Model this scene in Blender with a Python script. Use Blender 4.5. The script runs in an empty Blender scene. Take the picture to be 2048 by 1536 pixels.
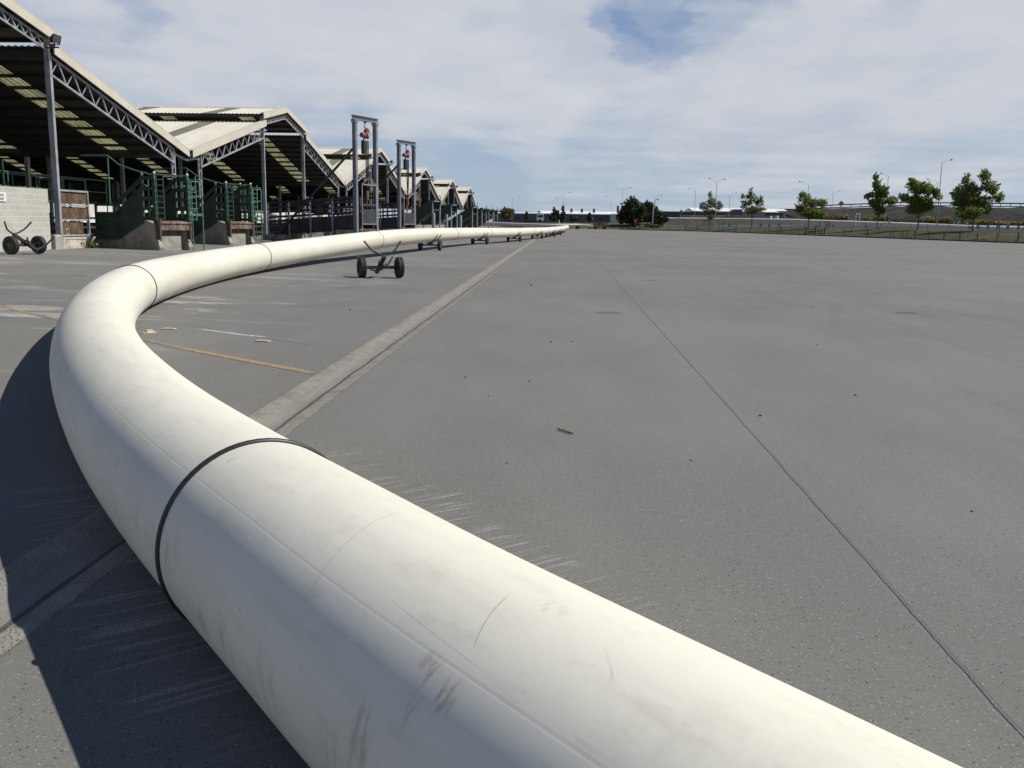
import bpy, bmesh, math, random
from mathutils import Vector, Matrix
S = bpy.context.scene
COL = S.collection
PI = math.pi
rnd = random.Random(7)

# ------------------------------------------------------------------ camera
F_PX, VPX, VPY, ROLL, CAM_H = 1850.0, 1115.0, 449.0, 0.015, 1.58
_d = Vector((VPX-1024, -(VPY-768), F_PX)).normalized()
_n = Vector((1, -ROLL, 0)).cross(_d).normalized()
if _n.y < 0: _n = -_n
_X = -(_d.cross(_n))
ROT = Matrix((_X, _d, _n))                      # camera (x right, y up, z ahead) -> world
CAMP = Vector((0, 0, CAM_H))
cam = bpy.data.objects.new('camera', bpy.data.cameras.new('camera'))
COL.objects.link(cam)
m = Matrix((ROT @ Vector((1,0,0)), ROT @ Vector((0,1,0)), ROT @ Vector((0,0,-1)))).transposed()
cam.matrix_world = Matrix.Translation(CAMP) @ m.to_4x4()
cam.data.sensor_width = 36; cam.data.lens = F_PX/2048*36
cam.data.clip_start = 0.05; cam.data.clip_end = 12000
S.camera = cam

def ray(x, y): return ROT @ Vector((x-1024, -(y-768), F_PX))
def at(x, y, Y):                                # surveyed point of the photograph at depth Y
    d = ray(x, y); return CAMP + d*(Y/d.y)
def zat(y, x, Y): return at(x, y, Y).z

# ------------------------------------------------------------------ light
SUN_EL, SUN_AZ = math.radians(50), math.radians(14)   # azimuth measured from +X towards +Y
sd = bpy.data.lights.new('sun', 'SUN'); sun = bpy.data.objects.new('sun', sd); COL.objects.link(sun)
sd.energy = 4.9; sd.angle = math.radians(0.53); sd.color = (1.0, 0.95, 0.87)
tosun = Vector((math.cos(SUN_EL)*math.cos(SUN_AZ), math.cos(SUN_EL)*math.sin(SUN_AZ), math.sin(SUN_EL)))
sun.rotation_euler = tosun.to_track_quat('Z', 'Y').to_euler()
S.view_settings.view_transform = 'Standard'; S.view_settings.look = 'None'
S.view_settings.exposure = 0; S.view_settings.gamma = 1; S.view_settings.use_curve_mapping = False

# ------------------------------------------------------------------ node helper
class NT:
    def __init__(s, tree): s.t = tree; s.n = tree.nodes; s.l = tree.links
    def add(s, typ, **kw):
        n = s.n.new(typ)
        for k, v in kw.items(): setattr(n, k, v)
        return n
    def set(s, sock, v):
        if hasattr(v, 'is_linked') or isinstance(v, bpy.types.NodeSocket): s.l.new(v, sock)
        else:
            if isinstance(v, (tuple, list)) and len(v) == 3 and sock.type == 'RGBA': v = (*v, 1)
            sock.default_value = v
    def math(s, op, a, b=0.0, c=0.0, clamp=False):
        n = s.add('ShaderNodeMath', operation=op); n.use_clamp = clamp
        s.set(n.inputs[0], a); s.set(n.inputs[1], b); s.set(n.inputs[2], c); return n.outputs[0]
    def vmath(s, op, a, b=(0,0,0), out=0):
        n = s.add('ShaderNodeVectorMath', operation=op); s.set(n.inputs[0], a); s.set(n.inputs[1], b); return n.outputs[out]
    def dot(s, a, b): return s.vmath('DOT_PRODUCT', a, b, 1)
    def noise(s, vec, scale=5, detail=4, rough=0.5, dim='3D', dist=0.0, col=False):
        n = s.add('ShaderNodeTexNoise', noise_dimensions=dim)
        if dim == '1D': s.set(n.inputs['W'], vec)
        else: s.set(n.inputs['Vector'], vec)
        n.inputs['Scale'].default_value = scale; n.inputs['Detail'].default_value = detail
        n.inputs['Roughness'].default_value = rough; n.inputs['Distortion'].default_value = dist
        return n.outputs[1 if col else 0]
    def vor(s, vec, scale, out=0):
        n = s.add('ShaderNodeTexVoronoi'); s.set(n.inputs['Vector'], vec); n.inputs['Scale'].default_value = scale; return n.outputs[out]
    def rng(s, v, a, b, c=0.0, d=1.0, smooth=True):
        n = s.add('ShaderNodeMapRange'); n.interpolation_type = 'SMOOTHSTEP' if smooth else 'LINEAR'; n.clamp = True
        s.set(n.inputs[0], v)
        for i, q in enumerate((a, b, c, d)): s.set(n.inputs[i+1], q)
        return n.outputs[0]
    def mix(s, f, a, b, mode='MIX'):
        n = s.add('ShaderNodeMix', data_type='RGBA', blend_type=mode)
        s.set(n.inputs[0], f); s.set(n.inputs[6], a); s.set(n.inputs[7], b); return n.outputs[2]
    def scale(s, v, k): 
        n = s.add('ShaderNodeVectorMath', operation='MULTIPLY'); s.set(n.inputs[0], v); s.set(n.inputs[1], k); return n.outputs[0]
    def obj(s): return s.add('ShaderNodeTexCoord').outputs['Object']
    def sep(s, v):
        n = s.add('ShaderNodeSeparateXYZ'); s.set(n.inputs[0], v); return n.outputs
    def comb(s, x, y, z):
        n = s.add('ShaderNodeCombineXYZ'); s.set(n.inputs[0], x); s.set(n.inputs[1], y); s.set(n.inputs[2], z); return n.outputs[0]
    def bump(s, h, strength=0.3, dist=0.01):
        n = s.add('ShaderNodeBump'); n.inputs['Strength'].default_value = strength; n.inputs['Distance'].default_value = dist
        s.set(n.inputs['Height'], h); return n.outputs[0]

def new_mat(name):
    mt = bpy.data.materials.new(name); mt.use_nodes = True
    t = NT(mt.node_tree); bs = t.n['Principled BSDF']; return mt, t, bs

def plain(name, col, rough=0.6, var=0.25, scale=3.0, metal=0.0, dirt=None, dirt_amt=0.5, dscale=1.5, bump=0.0, bscale=60, spec=0.5):
    """paint / timber / concrete with uneven tone and patches of dirt or rust"""
    mt, t, b = new_mat(name)
    o = t.obj()
    n = t.noise(o, scale, 6, 0.65)
    lo = tuple(c*(1-var) for c in col); hi = tuple(min(1, c*(1+var)) for c in col)
    c = t.mix(t.rng(n, .3, .7), lo, hi)
    if dirt:
        d = t.noise(t.vmath('ADD', o, (7.3, 2.1, 9.4)), dscale, 8, 0.7)
        c = t.mix(t.math('MULTIPLY', t.rng(d, .48, .66), dirt_amt), c, dirt)
    t.set(b.inputs['Base Color'], c); b.inputs['Roughness'].default_value = rough; b.inputs['Metallic'].default_value = metal
    b.inputs['Specular IOR Level'].default_value = spec
    if bump: t.set(b.inputs['Normal'], t.bump(t.noise(o, bscale, 4, .6), bump, 0.02))
    return mt

# ------------------------------------------------------------------ sky
W = bpy.data.worlds.new('World'); S.world = W; W.use_nodes = True
t = NT(W.node_tree); bg = t.n['Background']
sky = t.add('ShaderNodeTexSky', sky_type='NISHITA'); sky.sun_disc = False
sky.sun_elevation = SUN_EL; sky.sun_rotation = math.radians(90) - SUN_AZ
sky.air_density = 1.0; sky.dust_density = 0.6; sky.ozone_density = 1.6
g = t.add('ShaderNodeTexCoord').outputs['Generated']
sx, sy, sz = t.sep(g)
den = t.math('ADD', t.math('MAXIMUM', sz, 0.0), 0.07)
p = t.comb(t.math('DIVIDE', sx, den), t.math('DIVIDE', sy, den), 0.0)
n_big = t.noise(t.vmath('ADD', p, (3.1, 0.4, 0)), 0.55, 3, 0.5, dist=0.2)
n_mid = t.noise(t.vmath('ADD', t.scale(p, (1.0, 0.55, 1)), (0.2, 5.4, 2)), 1.35, 7, 0.48, dist=0.35)
n_str = t.noise(t.vmath('ADD', t.scale(p, (0.25, 1.1, 1)), (1.7, 2.2, 6)), 1.3, 6, 0.5, dist=0.5)
gw = t.vmath('NORMALIZE', t.vmath('ADD', g, t.vmath('MULTIPLY', t.vmath('SUBTRACT', t.noise(t.scale(g, (1, 1, 2.2)), 9, 6, .6, col=True), (.5, .5, .5)), (.16, .16, .075))))
def blob(x, y, a, b, w):                        # a hole or a bank of the cloud layer seen in one direction of the sky
    d = ray(x, y).normalized(); return t.rng(t.dot(gw, tuple(d)), math.cos(math.radians(a)), math.cos(math.radians(b)), 0, w)
cov = t.math('ADD', t.math('MULTIPLY', n_mid, 0.75), t.math('MULTIPLY', n_str, 0.45))
cov = t.math('ADD', cov, t.math('MULTIPLY', n_big, 0.30))
for bl in ((1250, 58, 2.0, 0.2, -0.22), (1335, 48, 2.5, 0.2, -0.25), (1440, 32, 2.4, 0.2, -0.22), (1560, -8, 2.8, .2, -0.22), (1760, -28, 3.0, .3, -0.22), (265, 12, 2.2, 0.2, -0.15), (640, 320, 5.5, 0.5, -0.27), (900, 350, 5.5, 0.5, -0.24), (1250, 340, 5, .5, -.15), (60, 190, 4, .3, -.08),
           (700, 110, 13, 2, 0.16), (1700, 170, 11, 2, 0.14), (1250, 190, 9, 2, 0.10)):
    cov = t.math('ADD', cov, blob(*bl))
cov = t.math('ADD', cov, t.rng(sz, 0.02, 0.14, -0.08, 0.11))
cov = t.math('MULTIPLY', t.rng(cov, 0.46, 1.02), t.rng(sz, 0.22, 0.35, 1.0, 0.03))
tone = t.math('ADD', t.math('MULTIPLY', t.noise(t.scale(p, (1, .6, 1)), 2.6, 8, .6, dist=.4), .6), t.math('MULTIPLY', n_big, .4))
cl = t.mix(t.rng(tone, .24, .70), (5.25, 5.65, 6.35), (6.4, 6.65, 7.05))
blue = t.mix(0.88, sky.outputs[0], t.mix(t.rng(sz, 0.24, 0.48), t.mix(t.rng(sz, 0.0, 0.26), (3.8, 4.8, 6.2), (1.9, 2.85, 4.9)), (.5, .95, 2.2)))
t.set(bg.inputs[0], t.mix(t.math('MULTIPLY', cov, .95), blue, cl)); bg.inputs[1].default_value = 0.1

# ------------------------------------------------------------------ mesh helpers
class MB:
    def __init__(s): s.v = []; s.f = []; s.sm = []; s.mi = []
    def add(s, vs, fs, smooth=False, mi=0):
        o = len(s.v); s.v += [Vector(v) for v in vs]
        for f in fs: s.f.append([o+i for i in f]); s.sm.append(smooth); s.mi.append(mi)
        return s
    def box(s, lo, hi, M=None, mi=0):
        x0,y0,z0 = lo; x1,y1,z1 = hi
        vs = [Vector(q) for q in ((x0,y0,z0),(x1,y0,z0),(x1,y1,z0),(x0,y1,z0),(x0,y0,z1),(x1,y0,z1),(x1,y1,z1),(x0,y1,z1))]
        if M: vs = [M @ q for q in vs]
        return s.add(vs, [(0,3,2,1),(4,5,6,7),(0,1,5,4),(1,2,6,5),(2,3,7,6),(3,0,4,7)], mi=mi)
    def bar(s, a, b, w, h=None, up=(0,0,1), mi=0):
        h = h or w; a = Vector(a); b = Vector(b); d = (b-a).normalized(); u = Vector(up)
        if abs(d.dot(u)) > .98: u = Vector((0,1,0))
        r = d.cross(u).normalized()*w/2; u = r.cross(d).normalized()*h/2
        vs = [a-r-u, a+r-u, a+r+u, a-r+u, b-r-u, b+r-u, b+r+u, b-r+u]
        return s.add(vs, [(0,1,2,3),(7,6,5,4),(1,0,4,5),(2,1,5,6),(3,2,6,7),(0,3,7,4)], mi=mi)
    def tube(s, path, r, n=10, caps=True, mi=0):
        path = [Vector(q) for q in path]; rs = r if isinstance(r, (list, tuple)) else [r]*len(path)
        rings = []; prev = None
        for i, q in enumerate(path):
            d = (path[min(i+1, len(path)-1)] - path[max(i-1, 0)]).normalized()
            u = prev if prev is not None else (Vector((0,0,1)) if abs(d.z) < .9 else Vector((1,0,0)))
            a = d.cross(u).normalized(); u = a.cross(d).normalized(); prev = u
            rings.append([q + rs[i]*(math.cos(k*2*PI/n)*a + math.sin(k*2*PI/n)*u) for k in range(n)])
        vs = [x for rg in rings for x in rg]; fs = []
        for i in range(len(path)-1):
            for k in range(n): fs.append((i*n+k, i*n+(k+1)%n, (i+1)*n+(k+1)%n, (i+1)*n+k))
        s.add(vs, fs, True, mi)
        if caps:
            s.add(rings[0], [tuple(reversed(range(n)))], mi=mi); s.add(rings[-1], [tuple(range(n))], mi=mi)
        return s
    def lathe(s, prof, M, n=28, mi=0, smooth=True):       # profile of (radius, axial) turned about local x
        vs = []; fs = []; k = len(prof)
        for i in range(n):
            a = 2*PI*i/n
            for r, x in prof: vs.append(M @ Vector((x, r*math.cos(a), r*math.sin(a))))
        for i in range(n):
            for j in range(k-1):
                fs.append((i*k+j, i*k+j+1, ((i+1)%n)*k+j+1, ((i+1)%n)*k+j))
        return s.add(vs, fs, smooth, mi)
    def prism(s, poly, axis, lo, hi, mi=0):               # polygon in (a, z) swept along the other horizontal axis ('x': poly in y,z ; 'y': poly in x,z ; 'z': poly in x,y)
        k = len(poly)
        P = {'x': lambda a, z, c: (c, a, z), 'y': lambda a, z, c: (a, c, z), 'z': lambda a, z, c: (a, z, c)}[axis]
        vs = [P(a, z, lo) for a, z in poly] + [P(a, z, hi) for a, z in poly]
        fs = [tuple(range(k)), tuple(range(2*k-1, k-1, -1))] + [(i, i+k, (i+1)%k+k, (i+1)%k) for i in range(k)]
        return s.add(vs, fs, mi=mi)
    def build(s, name, mat, parent=None, fix=True):
        me = bpy.data.meshes.new(name); me.from_pydata([tuple(v) for v in s.v], [], s.f); me.update()
        for i, p_ in enumerate(me.polygons): p_.use_smooth = s.sm[i]; p_.material_index = s.mi[i]
        for q in (mat if isinstance(mat, (list, tuple)) else [mat]): me.materials.append(q)
        if fix:
            bm = bmesh.new(); bm.from_mesh(me); bmesh.ops.recalc_face_normals(bm, faces=bm.faces); bm.to_mesh(me); bm.free()
        o = bpy.data.objects.new(name, me); COL.objects.link(o)
        if parent: o.parent = parent
        return o
def tag(o, label=None, cat=None, group=None, kind=None):
    for k, v in (('label', label), ('category', cat), ('group', group), ('kind', kind)):
        if v: o[k] = v
    return o
def empty(name, loc, rz=0, label=None, cat=None, group=None):
    o = bpy.data.objects.new(name, None); COL.objects.link(o); o.location = loc; o.rotation_euler = (0, 0, rz)
    o.empty_display_size = .2
    return tag(o, label, cat, group)
def kids(o): return [c for c in KIDS.get(o.name, [])]
KIDS = {}
def copy_tree(o, parent=None):
    c = o.copy(); COL.objects.link(c); c.parent = parent
    if parent: c.matrix_parent_inverse = Matrix()
    for ch in list(o.children): copy_tree(ch, c)
    return c
def structure(o): o['kind'] = 'structure'; return o

# ------------------------------------------------------------------ ground heights
def sstep(a, b, x):
    q = min(max((x-a)/(b-a), 0), 1); return q*q*(3-2*q)
def gz(X, Y):
    s_ = 0.0 if X > -4.5 else min(.028*(-4.5-X), .40)
    return s_ + .5*sstep(100, 230, Y)
EDGE = [(-60, 130), (-10, 105), (60, 84), (124.4, 60.5), (216, 32.6), (245, 16)]      # (Y, X) right edge of the yard
def edge_x(Y):
    for (a, xa), (b, xb) in zip(EDGE, EDGE[1:]):
        if Y <= b: return xa + (xb-xa)*(Y-a)/(b-a)
    return EDGE[-1][1]
FAR_Y = 245

# ------------------------------------------------------------------ pipe centre line
KN = [(5.6,-4.95),(3.2,-1.98),(1.35,0.30),(0.92,0.84),(0.48,1.38),(-0.29,2.29),(-0.75,2.88),(-1.42,3.75),(-2.12,4.73),(-3.0,6.11),(-3.91,7.69),(-4.92,9.68),(-6.01,12.23),(-7.08,15.5),(-8.15,21.6),(-8.42,29.4),
      (-7.45,43.4),(-5.92,67.4),(-4.2,80),(-2.79,96.4),(-1.3,112),(0.3,138),(1.3,160),(1.6,176),(-1,193),(-9,206),(-22,216),(-40,222)]
def lift(Y): return .46*sstep(20, 50, Y)
R_PIPE = 0.38
K3 = [Vector((x, y, gz(x, y)+R_PIPE+lift(y))) for x, y in KN]
def catmull(K, n=24):
    K = [2*K[0]-K[1]] + K + [2*K[-1]-K[-2]]; out = []
    for i in range(1, len(K)-2):
        p0, p1, p2, p3 = K[i-1:i+3]
        t0 = 0; t1 = (p1-p0).length**.5; t2 = t1+(p2-p1).length**.5; t3 = t2+(p3-p2).length**.5
        for j in range(n):
            q = t1+(t2-t1)*j/n
            A1 = (t1-q)/(t1-t0)*p0+(q-t0)/(t1-t0)*p1; A2 = (t2-q)/(t2-t1)*p1+(q-t1)/(t2-t1)*p2; A3 = (t3-q)/(t3-t2)*p2+(q-t2)/(t3-t2)*p3
            B1 = (t2-q)/(t2-t0)*A1+(q-t0)/(t2-t0)*A2; B2 = (t3-q)/(t3-t1)*A2+(q-t1)/(t3-t1)*A3
            out.append((t2-q)/(t2-t1)*B1+(q-t1)/(t2-t1)*B2)
    out.append(K[-2]); return out
CL = catmull(K3); CS = [0.0]
for a, b in zip(CL, CL[1:]): CS.append(CS[-1]+(b-a).length)
_off = CS[48]; CS = [c_-_off for c_ in CS]          # run is counted from the point beside the photographer
def pipe_at(s):
    i = 0; lo, hi = 0, len(CS)-1
    while hi-lo > 1:
        md = (lo+hi)//2
        if CS[md] <= s: lo = md
        else: hi = md
    f = (s-CS[lo])/(CS[lo+1]-CS[lo]); p_ = CL[lo].lerp(CL[lo+1], f)
    d = (CL[min(lo+2, len(CL)-1)]-CL[max(lo-1, 0)]).normalized(); return p_, d
def pipe_s_at_Y(Y):
    for i in range(len(CL)-1):
        if CL[i].y <= Y <= CL[i+1].y: return CS[i]+(Y-CL[i].y)/(CL[i+1].y-CL[i].y)*(CS[i+1]-CS[i])

# ================================================================== SETTING
def asphalt_mat():
    mt, t, b = new_mat('asphalt'); o = t.obj(); ox, oy, oz = t.sep(o)
    big = t.noise(o, .10, 5, .55); mid = t.noise(t.scale(o, (1, .35, 1)), .9, 7, .62); fine = t.noise(o, 90, 3, .7)
    c = t.mix(t.rng(big, .3, .7), (.154, .151, .140), (.200, .197, .184))
    c = t.mix(t.math('MULTIPLY', t.rng(mid, .35, .72), .55), c, (.220, .216, .201))
    stain = t.noise(t.vmath('ADD', t.scale(o, (.5, .8, 1)), (4, 9, 0)), .55, 8, .7, dist=.6)
    c = t.mix(t.math('MULTIPLY', t.rng(stain, .60, .75), .45), c, (.085, .078, .066))
    # exposed stones in the binder: pale and dark chips
    vc = t.vor(o, 85, 1); vd = t.vor(o, 85, 0); h = t.sep(vc)[0]
    chip = t.math('MULTIPLY', t.rng(h, .60, .97), t.rng(t.math('DIVIDE', vd, t.math('ADD', t.math('MULTIPLY', t.sep(vc)[1], .8), .25)), .50, .30))
    c = t.mix(t.math('MULTIPLY', chip, .85), c, (.37, .355, .32))
    vc2 = t.vor(t.vmath('ADD', o, (3, 3, 3)), 62, 1); vd2 = t.vor(t.vmath('ADD', o, (3, 3, 3)), 62, 0)
    pit = t.math('MULTIPLY', t.rng(t.sep(vc2)[0], .88, .97), t.rng(vd2, .40, .2))
    c = t.mix(t.math('MULTIPLY', pit, .65), c, (.035, .034, .032))
    salt = t.noise(o, 210, 2, .8); grit = t.noise(o, 24, 5, .8)
    c = t.mix(t.rng(fine, .30, .70, 0, .55), c, t.scale(c, (.55, .55, .55))); c = t.mix(t.rng(salt, .56, .72, 0, .5), c, (.36, .35, .325)); c = t.mix(t.rng(grit, .45, .70, 0, .34), c, t.scale(c, (.62, .62, .62)))
    # white dust blown and tracked over the left of the yard
    du = t.noise(t.vmath('ADD', t.scale(o, (.42, 1.25, 1)), (2.5, 0.3, 1)), .55, 9, .72, dist=.7)
    dm = t.math('MULTIPLY', t.rng(ox, -3.2, -6.0), t.math('MULTIPLY', t.rng(oy, 7, 12), t.rng(oy, 60, 24)))
    c = t.mix(t.math('MULTIPLY', t.math('MULTIPLY', t.rng(du, .53, .68), dm), .7), c, (.42, .41, .39))
    far = t.noise(t.vmath('ADD', t.scale(o, (.3, .9, 1)), (9, 4, 3)), .16, 8, .72, dist=.5)
    c = t.mix(t.math('MULTIPLY', t.rng(far, .62, .72), t.math('MULTIPLY', t.rng(oy, 25, 60), .4)), c, (.36, .355, .33))
    # pale scrape marks where the pipe was dragged sideways
    sdir = (.80, .60, 0); pdir = (-.60, .80, 0)
    along = t.dot(t.vmath('SUBTRACT', o, (-.85, 3.05, 0)), pdir); across = t.dot(t.vmath('SUBTRACT', o, (-.85, 3.05, 0)), sdir)
    ragged = t.noise(along, 9.0, 2, .5, '1D'); jit = t.math('MULTIPLY', t.math('SUBTRACT', ragged, .5), .55)
    ac = t.math('ADD', t.math('ABSOLUTE', t.math('SUBTRACT', across, .42)), jit)
    line = t.noise(t.comb(t.math('MULTIPLY', along, 30), t.math('MULTIPLY', across, .8), 0), 1.0, 3, .6)
    grain = t.noise(o, 130, 2, .5)
    sm = t.math('MULTIPLY', t.rng(line, .51, .63), t.rng(ac, 1.08, .98))
    sm = t.math('MULTIPLY', sm, t.rng(grain, .40, .62))
    sm = t.math('MULTIPLY', sm, t.math('MULTIPLY', t.rng(along, 3.3, 2.6), t.rng(along, -0.75, 0.3)))
    c = t.mix(t.math('MULTIPLY', sm, .62), c, (.50, .49, .47))
    # long joints and cracks of the paving
    hts = t.math('MULTIPLY', fine, .25)
    def crack(X0, sl, w, a, y0, y1, amp=.05):
        nonlocal c, hts
        wob = t.math('MULTIPLY', t.math('SUBTRACT', t.noise(oy, 1.3, 6, .7, '1D'), .5), amp)
        d = t.math('ABSOLUTE', t.math('SUBTRACT', t.math('ADD', ox, wob), t.math('ADD', t.math('MULTIPLY', oy, sl), X0)))
        mk = t.math('MULTIPLY', t.rng(d, w, w*.35), t.math('MULTIPLY', t.rng(oy, y0, y0+1.5), t.rng(oy, y1, y1-6)))
        c = t.mix(t.math('MULTIPLY', mk, a), c, (.022, .021, .020))
        hts = t.math('SUBTRACT', hts, t.math('MULTIPLY', mk, .25))
    crack(1.485, .0085, .0048, .9, -2, 75, .028); crack(4.98, .047, .010, .5, 8, 30, .12); crack(1.49, .0085, .02, .12, -2, 110, .05)
    def crack2(p0, p1, w, a, amp=.25):
        nonlocal c
        p0 = Vector((*p0, 0)); p1 = Vector((*p1, 0)); L = (p1-p0).length; u = (p1-p0)/L; nn = Vector((-u.y, u.x, 0))
        q = t.vmath('SUBTRACT', o, tuple(p0)); al = t.dot(q, tuple(u)); ds = t.dot(q, tuple(nn))
        wob = t.math('MULTIPLY', t.math('SUBTRACT', t.noise(al, 1.6, 6, .7, '1D'), .5), amp)
        d = t.math('ABSOLUTE', t.math('ADD', ds, wob))
        mk = t.math('MULTIPLY', t.rng(d, w, w*.3), t.math('MULTIPLY', t.rng(al, 0, .3), t.rng(al, L, L-.4)))
        c = t.mix(t.math('MULTIPLY', mk, a), c, (.03, .029, .027)); return al, d, mk
    crack2((-5.6, 13.6), (-3.0, 11.6), .016, .85)
    crack2((-8.6, 19), (-2.6, 15.8), .02, .4, .5); crack2((-6, 33), (-2.5, 31), .03, .5, .5); crack2((-.2, 40), (22, 33), .03, .35, .8)
    al, d, mk = crack2((-5.2, 13.15), (-3.9, 12.4), .001, 0)
    c = t.mix(t.math('MULTIPLY', t.rng(t.math('ADD', d, t.math('MULTIPLY', t.noise(o, 14, 3), .05)), .075, .045), t.math('MULTIPLY', t.rng(al, 0, .3), t.rng(al, 1.5, 1.3))), c, (.42, .42, .41))
    # faint dark tyre arcs and paver seams
    for (cx_, cy_, r_, a_) in ((-14, 22, 9.2, .22), (-14, 22, 10.7, .18), (30, 10, 24.5, .13), (30, 10, 26.1, .12), (-2, 52, 22, .2), (-2, 52, 23.6, .16)):
        rr_ = t.vmath('LENGTH', t.vmath('SUBTRACT', o, (cx_, cy_, 0)), out=1)
        dd_ = t.math('ABSOLUTE', t.math('SUBTRACT', t.math('ADD', rr_, t.math('MULTIPLY', t.noise(o, .4, 3), .35)), r_))
        c = t.mix(t.math('MULTIPLY', t.math('MULTIPLY', t.rng(dd_, .12, .05), t.rng(t.noise(o, .8, 5, .7), .4, .62)), a_), c, (.05, .048, .045))
    for X_, a_ in ((7.6, .22), (12.4, .2), (17.4, .25), (24, .2)):
        dd_ = t.math('ABSOLUTE', t.math('SUBTRACT', t.math('ADD', ox, t.math('MULTIPLY', t.noise(oy, .5, 5, .7, '1D'), .10)), t.math('ADD', t.math('MULTIPLY', oy, .01), X_)))
        c = t.mix(t.math('MULTIPLY', t.math('MULTIPLY', t.rng(dd_, .03, .008), t.rng(t.noise(oy, .25, 3, .5, '1D'), .42, .58)), a_*2), c, (.06, .058, .054))
    # oil spots
    sp = t.vor(t.vmath('ADD', o, (1.3, .7, 0)), .33, 0)
    c = t.mix(t.math('MULTIPLY', t.rng(t.math('ADD', sp, t.math('MULTIPLY', t.noise(o, 6, 5), .12)), .17, .11), .55), c, (.055, .052, .05))
    t.set(b.inputs['Base Color'], c); b.inputs['Roughness'].default_value = .92; b.inputs['Specular IOR Level'].default_value = .25
    hts = t.math('ADD', hts, t.math('MULTIPLY', chip, .2)); hts = t.math('SUBTRACT', hts, t.math('MULTIPLY', pit, .5))
    t.set(b.inputs['Normal'], t.bump(hts, .55, .012)); return mt
M_ASPH = asphalt_mat()

def lin(a, b, n): return [a+(b-a)*i/n for i in range(n+1)]
CH_L, CH_R = -2.50, -1.98
Ys = lin(-12, 2, 7) + lin(3, 30, 27)[0:] + lin(33, 100, 22) + lin(106, 236, 20) + [FAR_Y]
def yard_part(name, xs_fn, label=None):
    mb = MB(); rows = []
    for Y in Ys: rows.append([Vector((x, Y, gz(x, Y))) for x in xs_fn(Y)])
    k = len(rows[0]); vs = [v for r in rows for v in r]
    fs = [(i*k+j, i*k+j+1, (i+1)*k+j+1, (i+1)*k+j) for i in range(len(rows)-1) for j in range(k-1)]
    mb.add(vs, fs, True); return structure(mb.build(name, M_ASPH, fix=False))
yard_part('yard', lambda Y: [CH_R, -1, 0, 1, 2, 4] + [4+(edge_x(Y)-4)*q for q in (.15, .35, .6, .85, 1)])
yard_part('yard', lambda Y: [-90, -60, -30] + lin(-19, -4.5, 12) + [-4, -3, CH_L])

# concrete dish drain let into the paving
def drain_mat():
    mt, t, b = new_mat('drain_concrete'); o = t.obj(); ox, oy, oz = t.sep(o)
    q = t.math('SUBTRACT', ox, -2.24); n1 = t.noise(o, 3, 7, .7); n2 = t.noise(t.scale(o, (6, 1, 1)), 1.2, 6, .65)
    coarse = t.mix(t.rng(n1, .3, .7), (.19, .18, .155), (.285, .272, .24)); smooth = t.mix(t.rng(n2, .3, .7), (.185, .178, .16), (.245, .237, .215))
    wob = t.math('MULTIPLY', t.math('SUBTRACT', t.noise(oy, .8, 4, .6, '1D'), .5), .05)
    side = t.math('ABSOLUTE', t.math('ADD', q, wob))
    c = t.mix(t.rng(side, .07, .10), smooth, coarse)
    vc = t.vor(o, 48, 1); vd = t.vor(o, 48, 0)
    chip = t.math('MULTIPLY', t.rng(vd, .45, .2), t.rng(side, .08, .11))
    c = t.mix(t.math('MULTIPLY', chip, t.rng(t.sep(vc)[0], .2, .9, .1, .8)), c, t.mix(t.sep(vc)[1], (.10, .095, .085), (.46, .44, .39)))
    gut = t.math('ABSOLUTE', t.math('SUBTRACT', t.math('ADD', q, wob), .085))
    c = t.mix(t.math('MULTIPLY', t.rng(gut, .028, .01), .75), c, (.045, .042, .038))
    edge = t.rng(t.math('ADD', t.math('ABSOLUTE', q), t.math('MULTIPLY', t.noise(oy, 5, 4, .7, '1D'), .04)), .255, .285)
    c = t.mix(t.math('MULTIPLY', edge, .8), c, (.09, .086, .08))
    t.set(b.inputs['Base Color'], c); b.inputs['Roughness'].default_value = .95; b.inputs['Specular IOR Level'].default_value = .2
    t.set(b.inputs['Normal'], t.bump(t.math('ADD', chip, t.noise(o, 70, 3)), .6, .012)); return mt
mb = MB(); prof = [(CH_L, 0), (-2.46, .004), (-2.36, -.004), (-2.28, -.022), (-2.17, -.03), (-2.10, -.018), (-2.04, -.002), (CH_R, 0)]
k = len(prof); vs = []; fs = []
for i, Y in enumerate(Ys):
    for x, z in prof: vs.append((x, Y, gz(x, Y)+z))
for i in range(len(Ys)-1):
    for j in range(k-1): fs.append((i*k+j, i*k+j+1, (i+1)*k+j+1, (i+1)*k+j))
structure(MB().add(vs, fs, True).build('drain_channel', drain_mat(), fix=False))

# worn yellow bay line
def yellow_mat():
    mt, t, b = new_mat('yellow_line_paint'); o = t.obj()
    n = t.noise(o, 9, 8, .75); n2 = t.noise(o, .5, 3)
    wear = t.rng(t.math('ADD', t.math('MULTIPLY', n, .7), t.math('MULTIPLY', n2, .5)), .42, .64)
    t.set(b.inputs['Base Color'], t.mix(t.math('MULTIPLY', wear, .9), (.46, .265, .045), (.165, .155, .135))); b.inputs['Roughness'].default_value = .85; return mt
M_YEL = yellow_mat()
def ground_strip(name, pts, w0, w1, mat, dz=.004, n=40):
    mb = MB(); vs = []; fs = []; a = Vector(pts[0]); b = Vector(pts[1]); d = (b-a).normalized(); r = Vector((-d.y, d.x))
    for i in range(n+1):
        q = a.lerp(b, i/n); w = (w0+(w1-w0)*i/n)/2*(1+.12*rnd.uniform(-1, 1))
        for s_ in (-1, 1):
            x, y = q+r*w*s_; vs.append((x, y, gz(x, y)+dz))
    for i in range(n): fs.append((2*i, 2*i+1, 2*i+3, 2*i+2))
    return structure(mb.add(vs, fs).build(name, mat))
ground_strip('painted_line', [(-2.53, 9.50), (-9.6, 15.1)], .13, .10, M_YEL)
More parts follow.
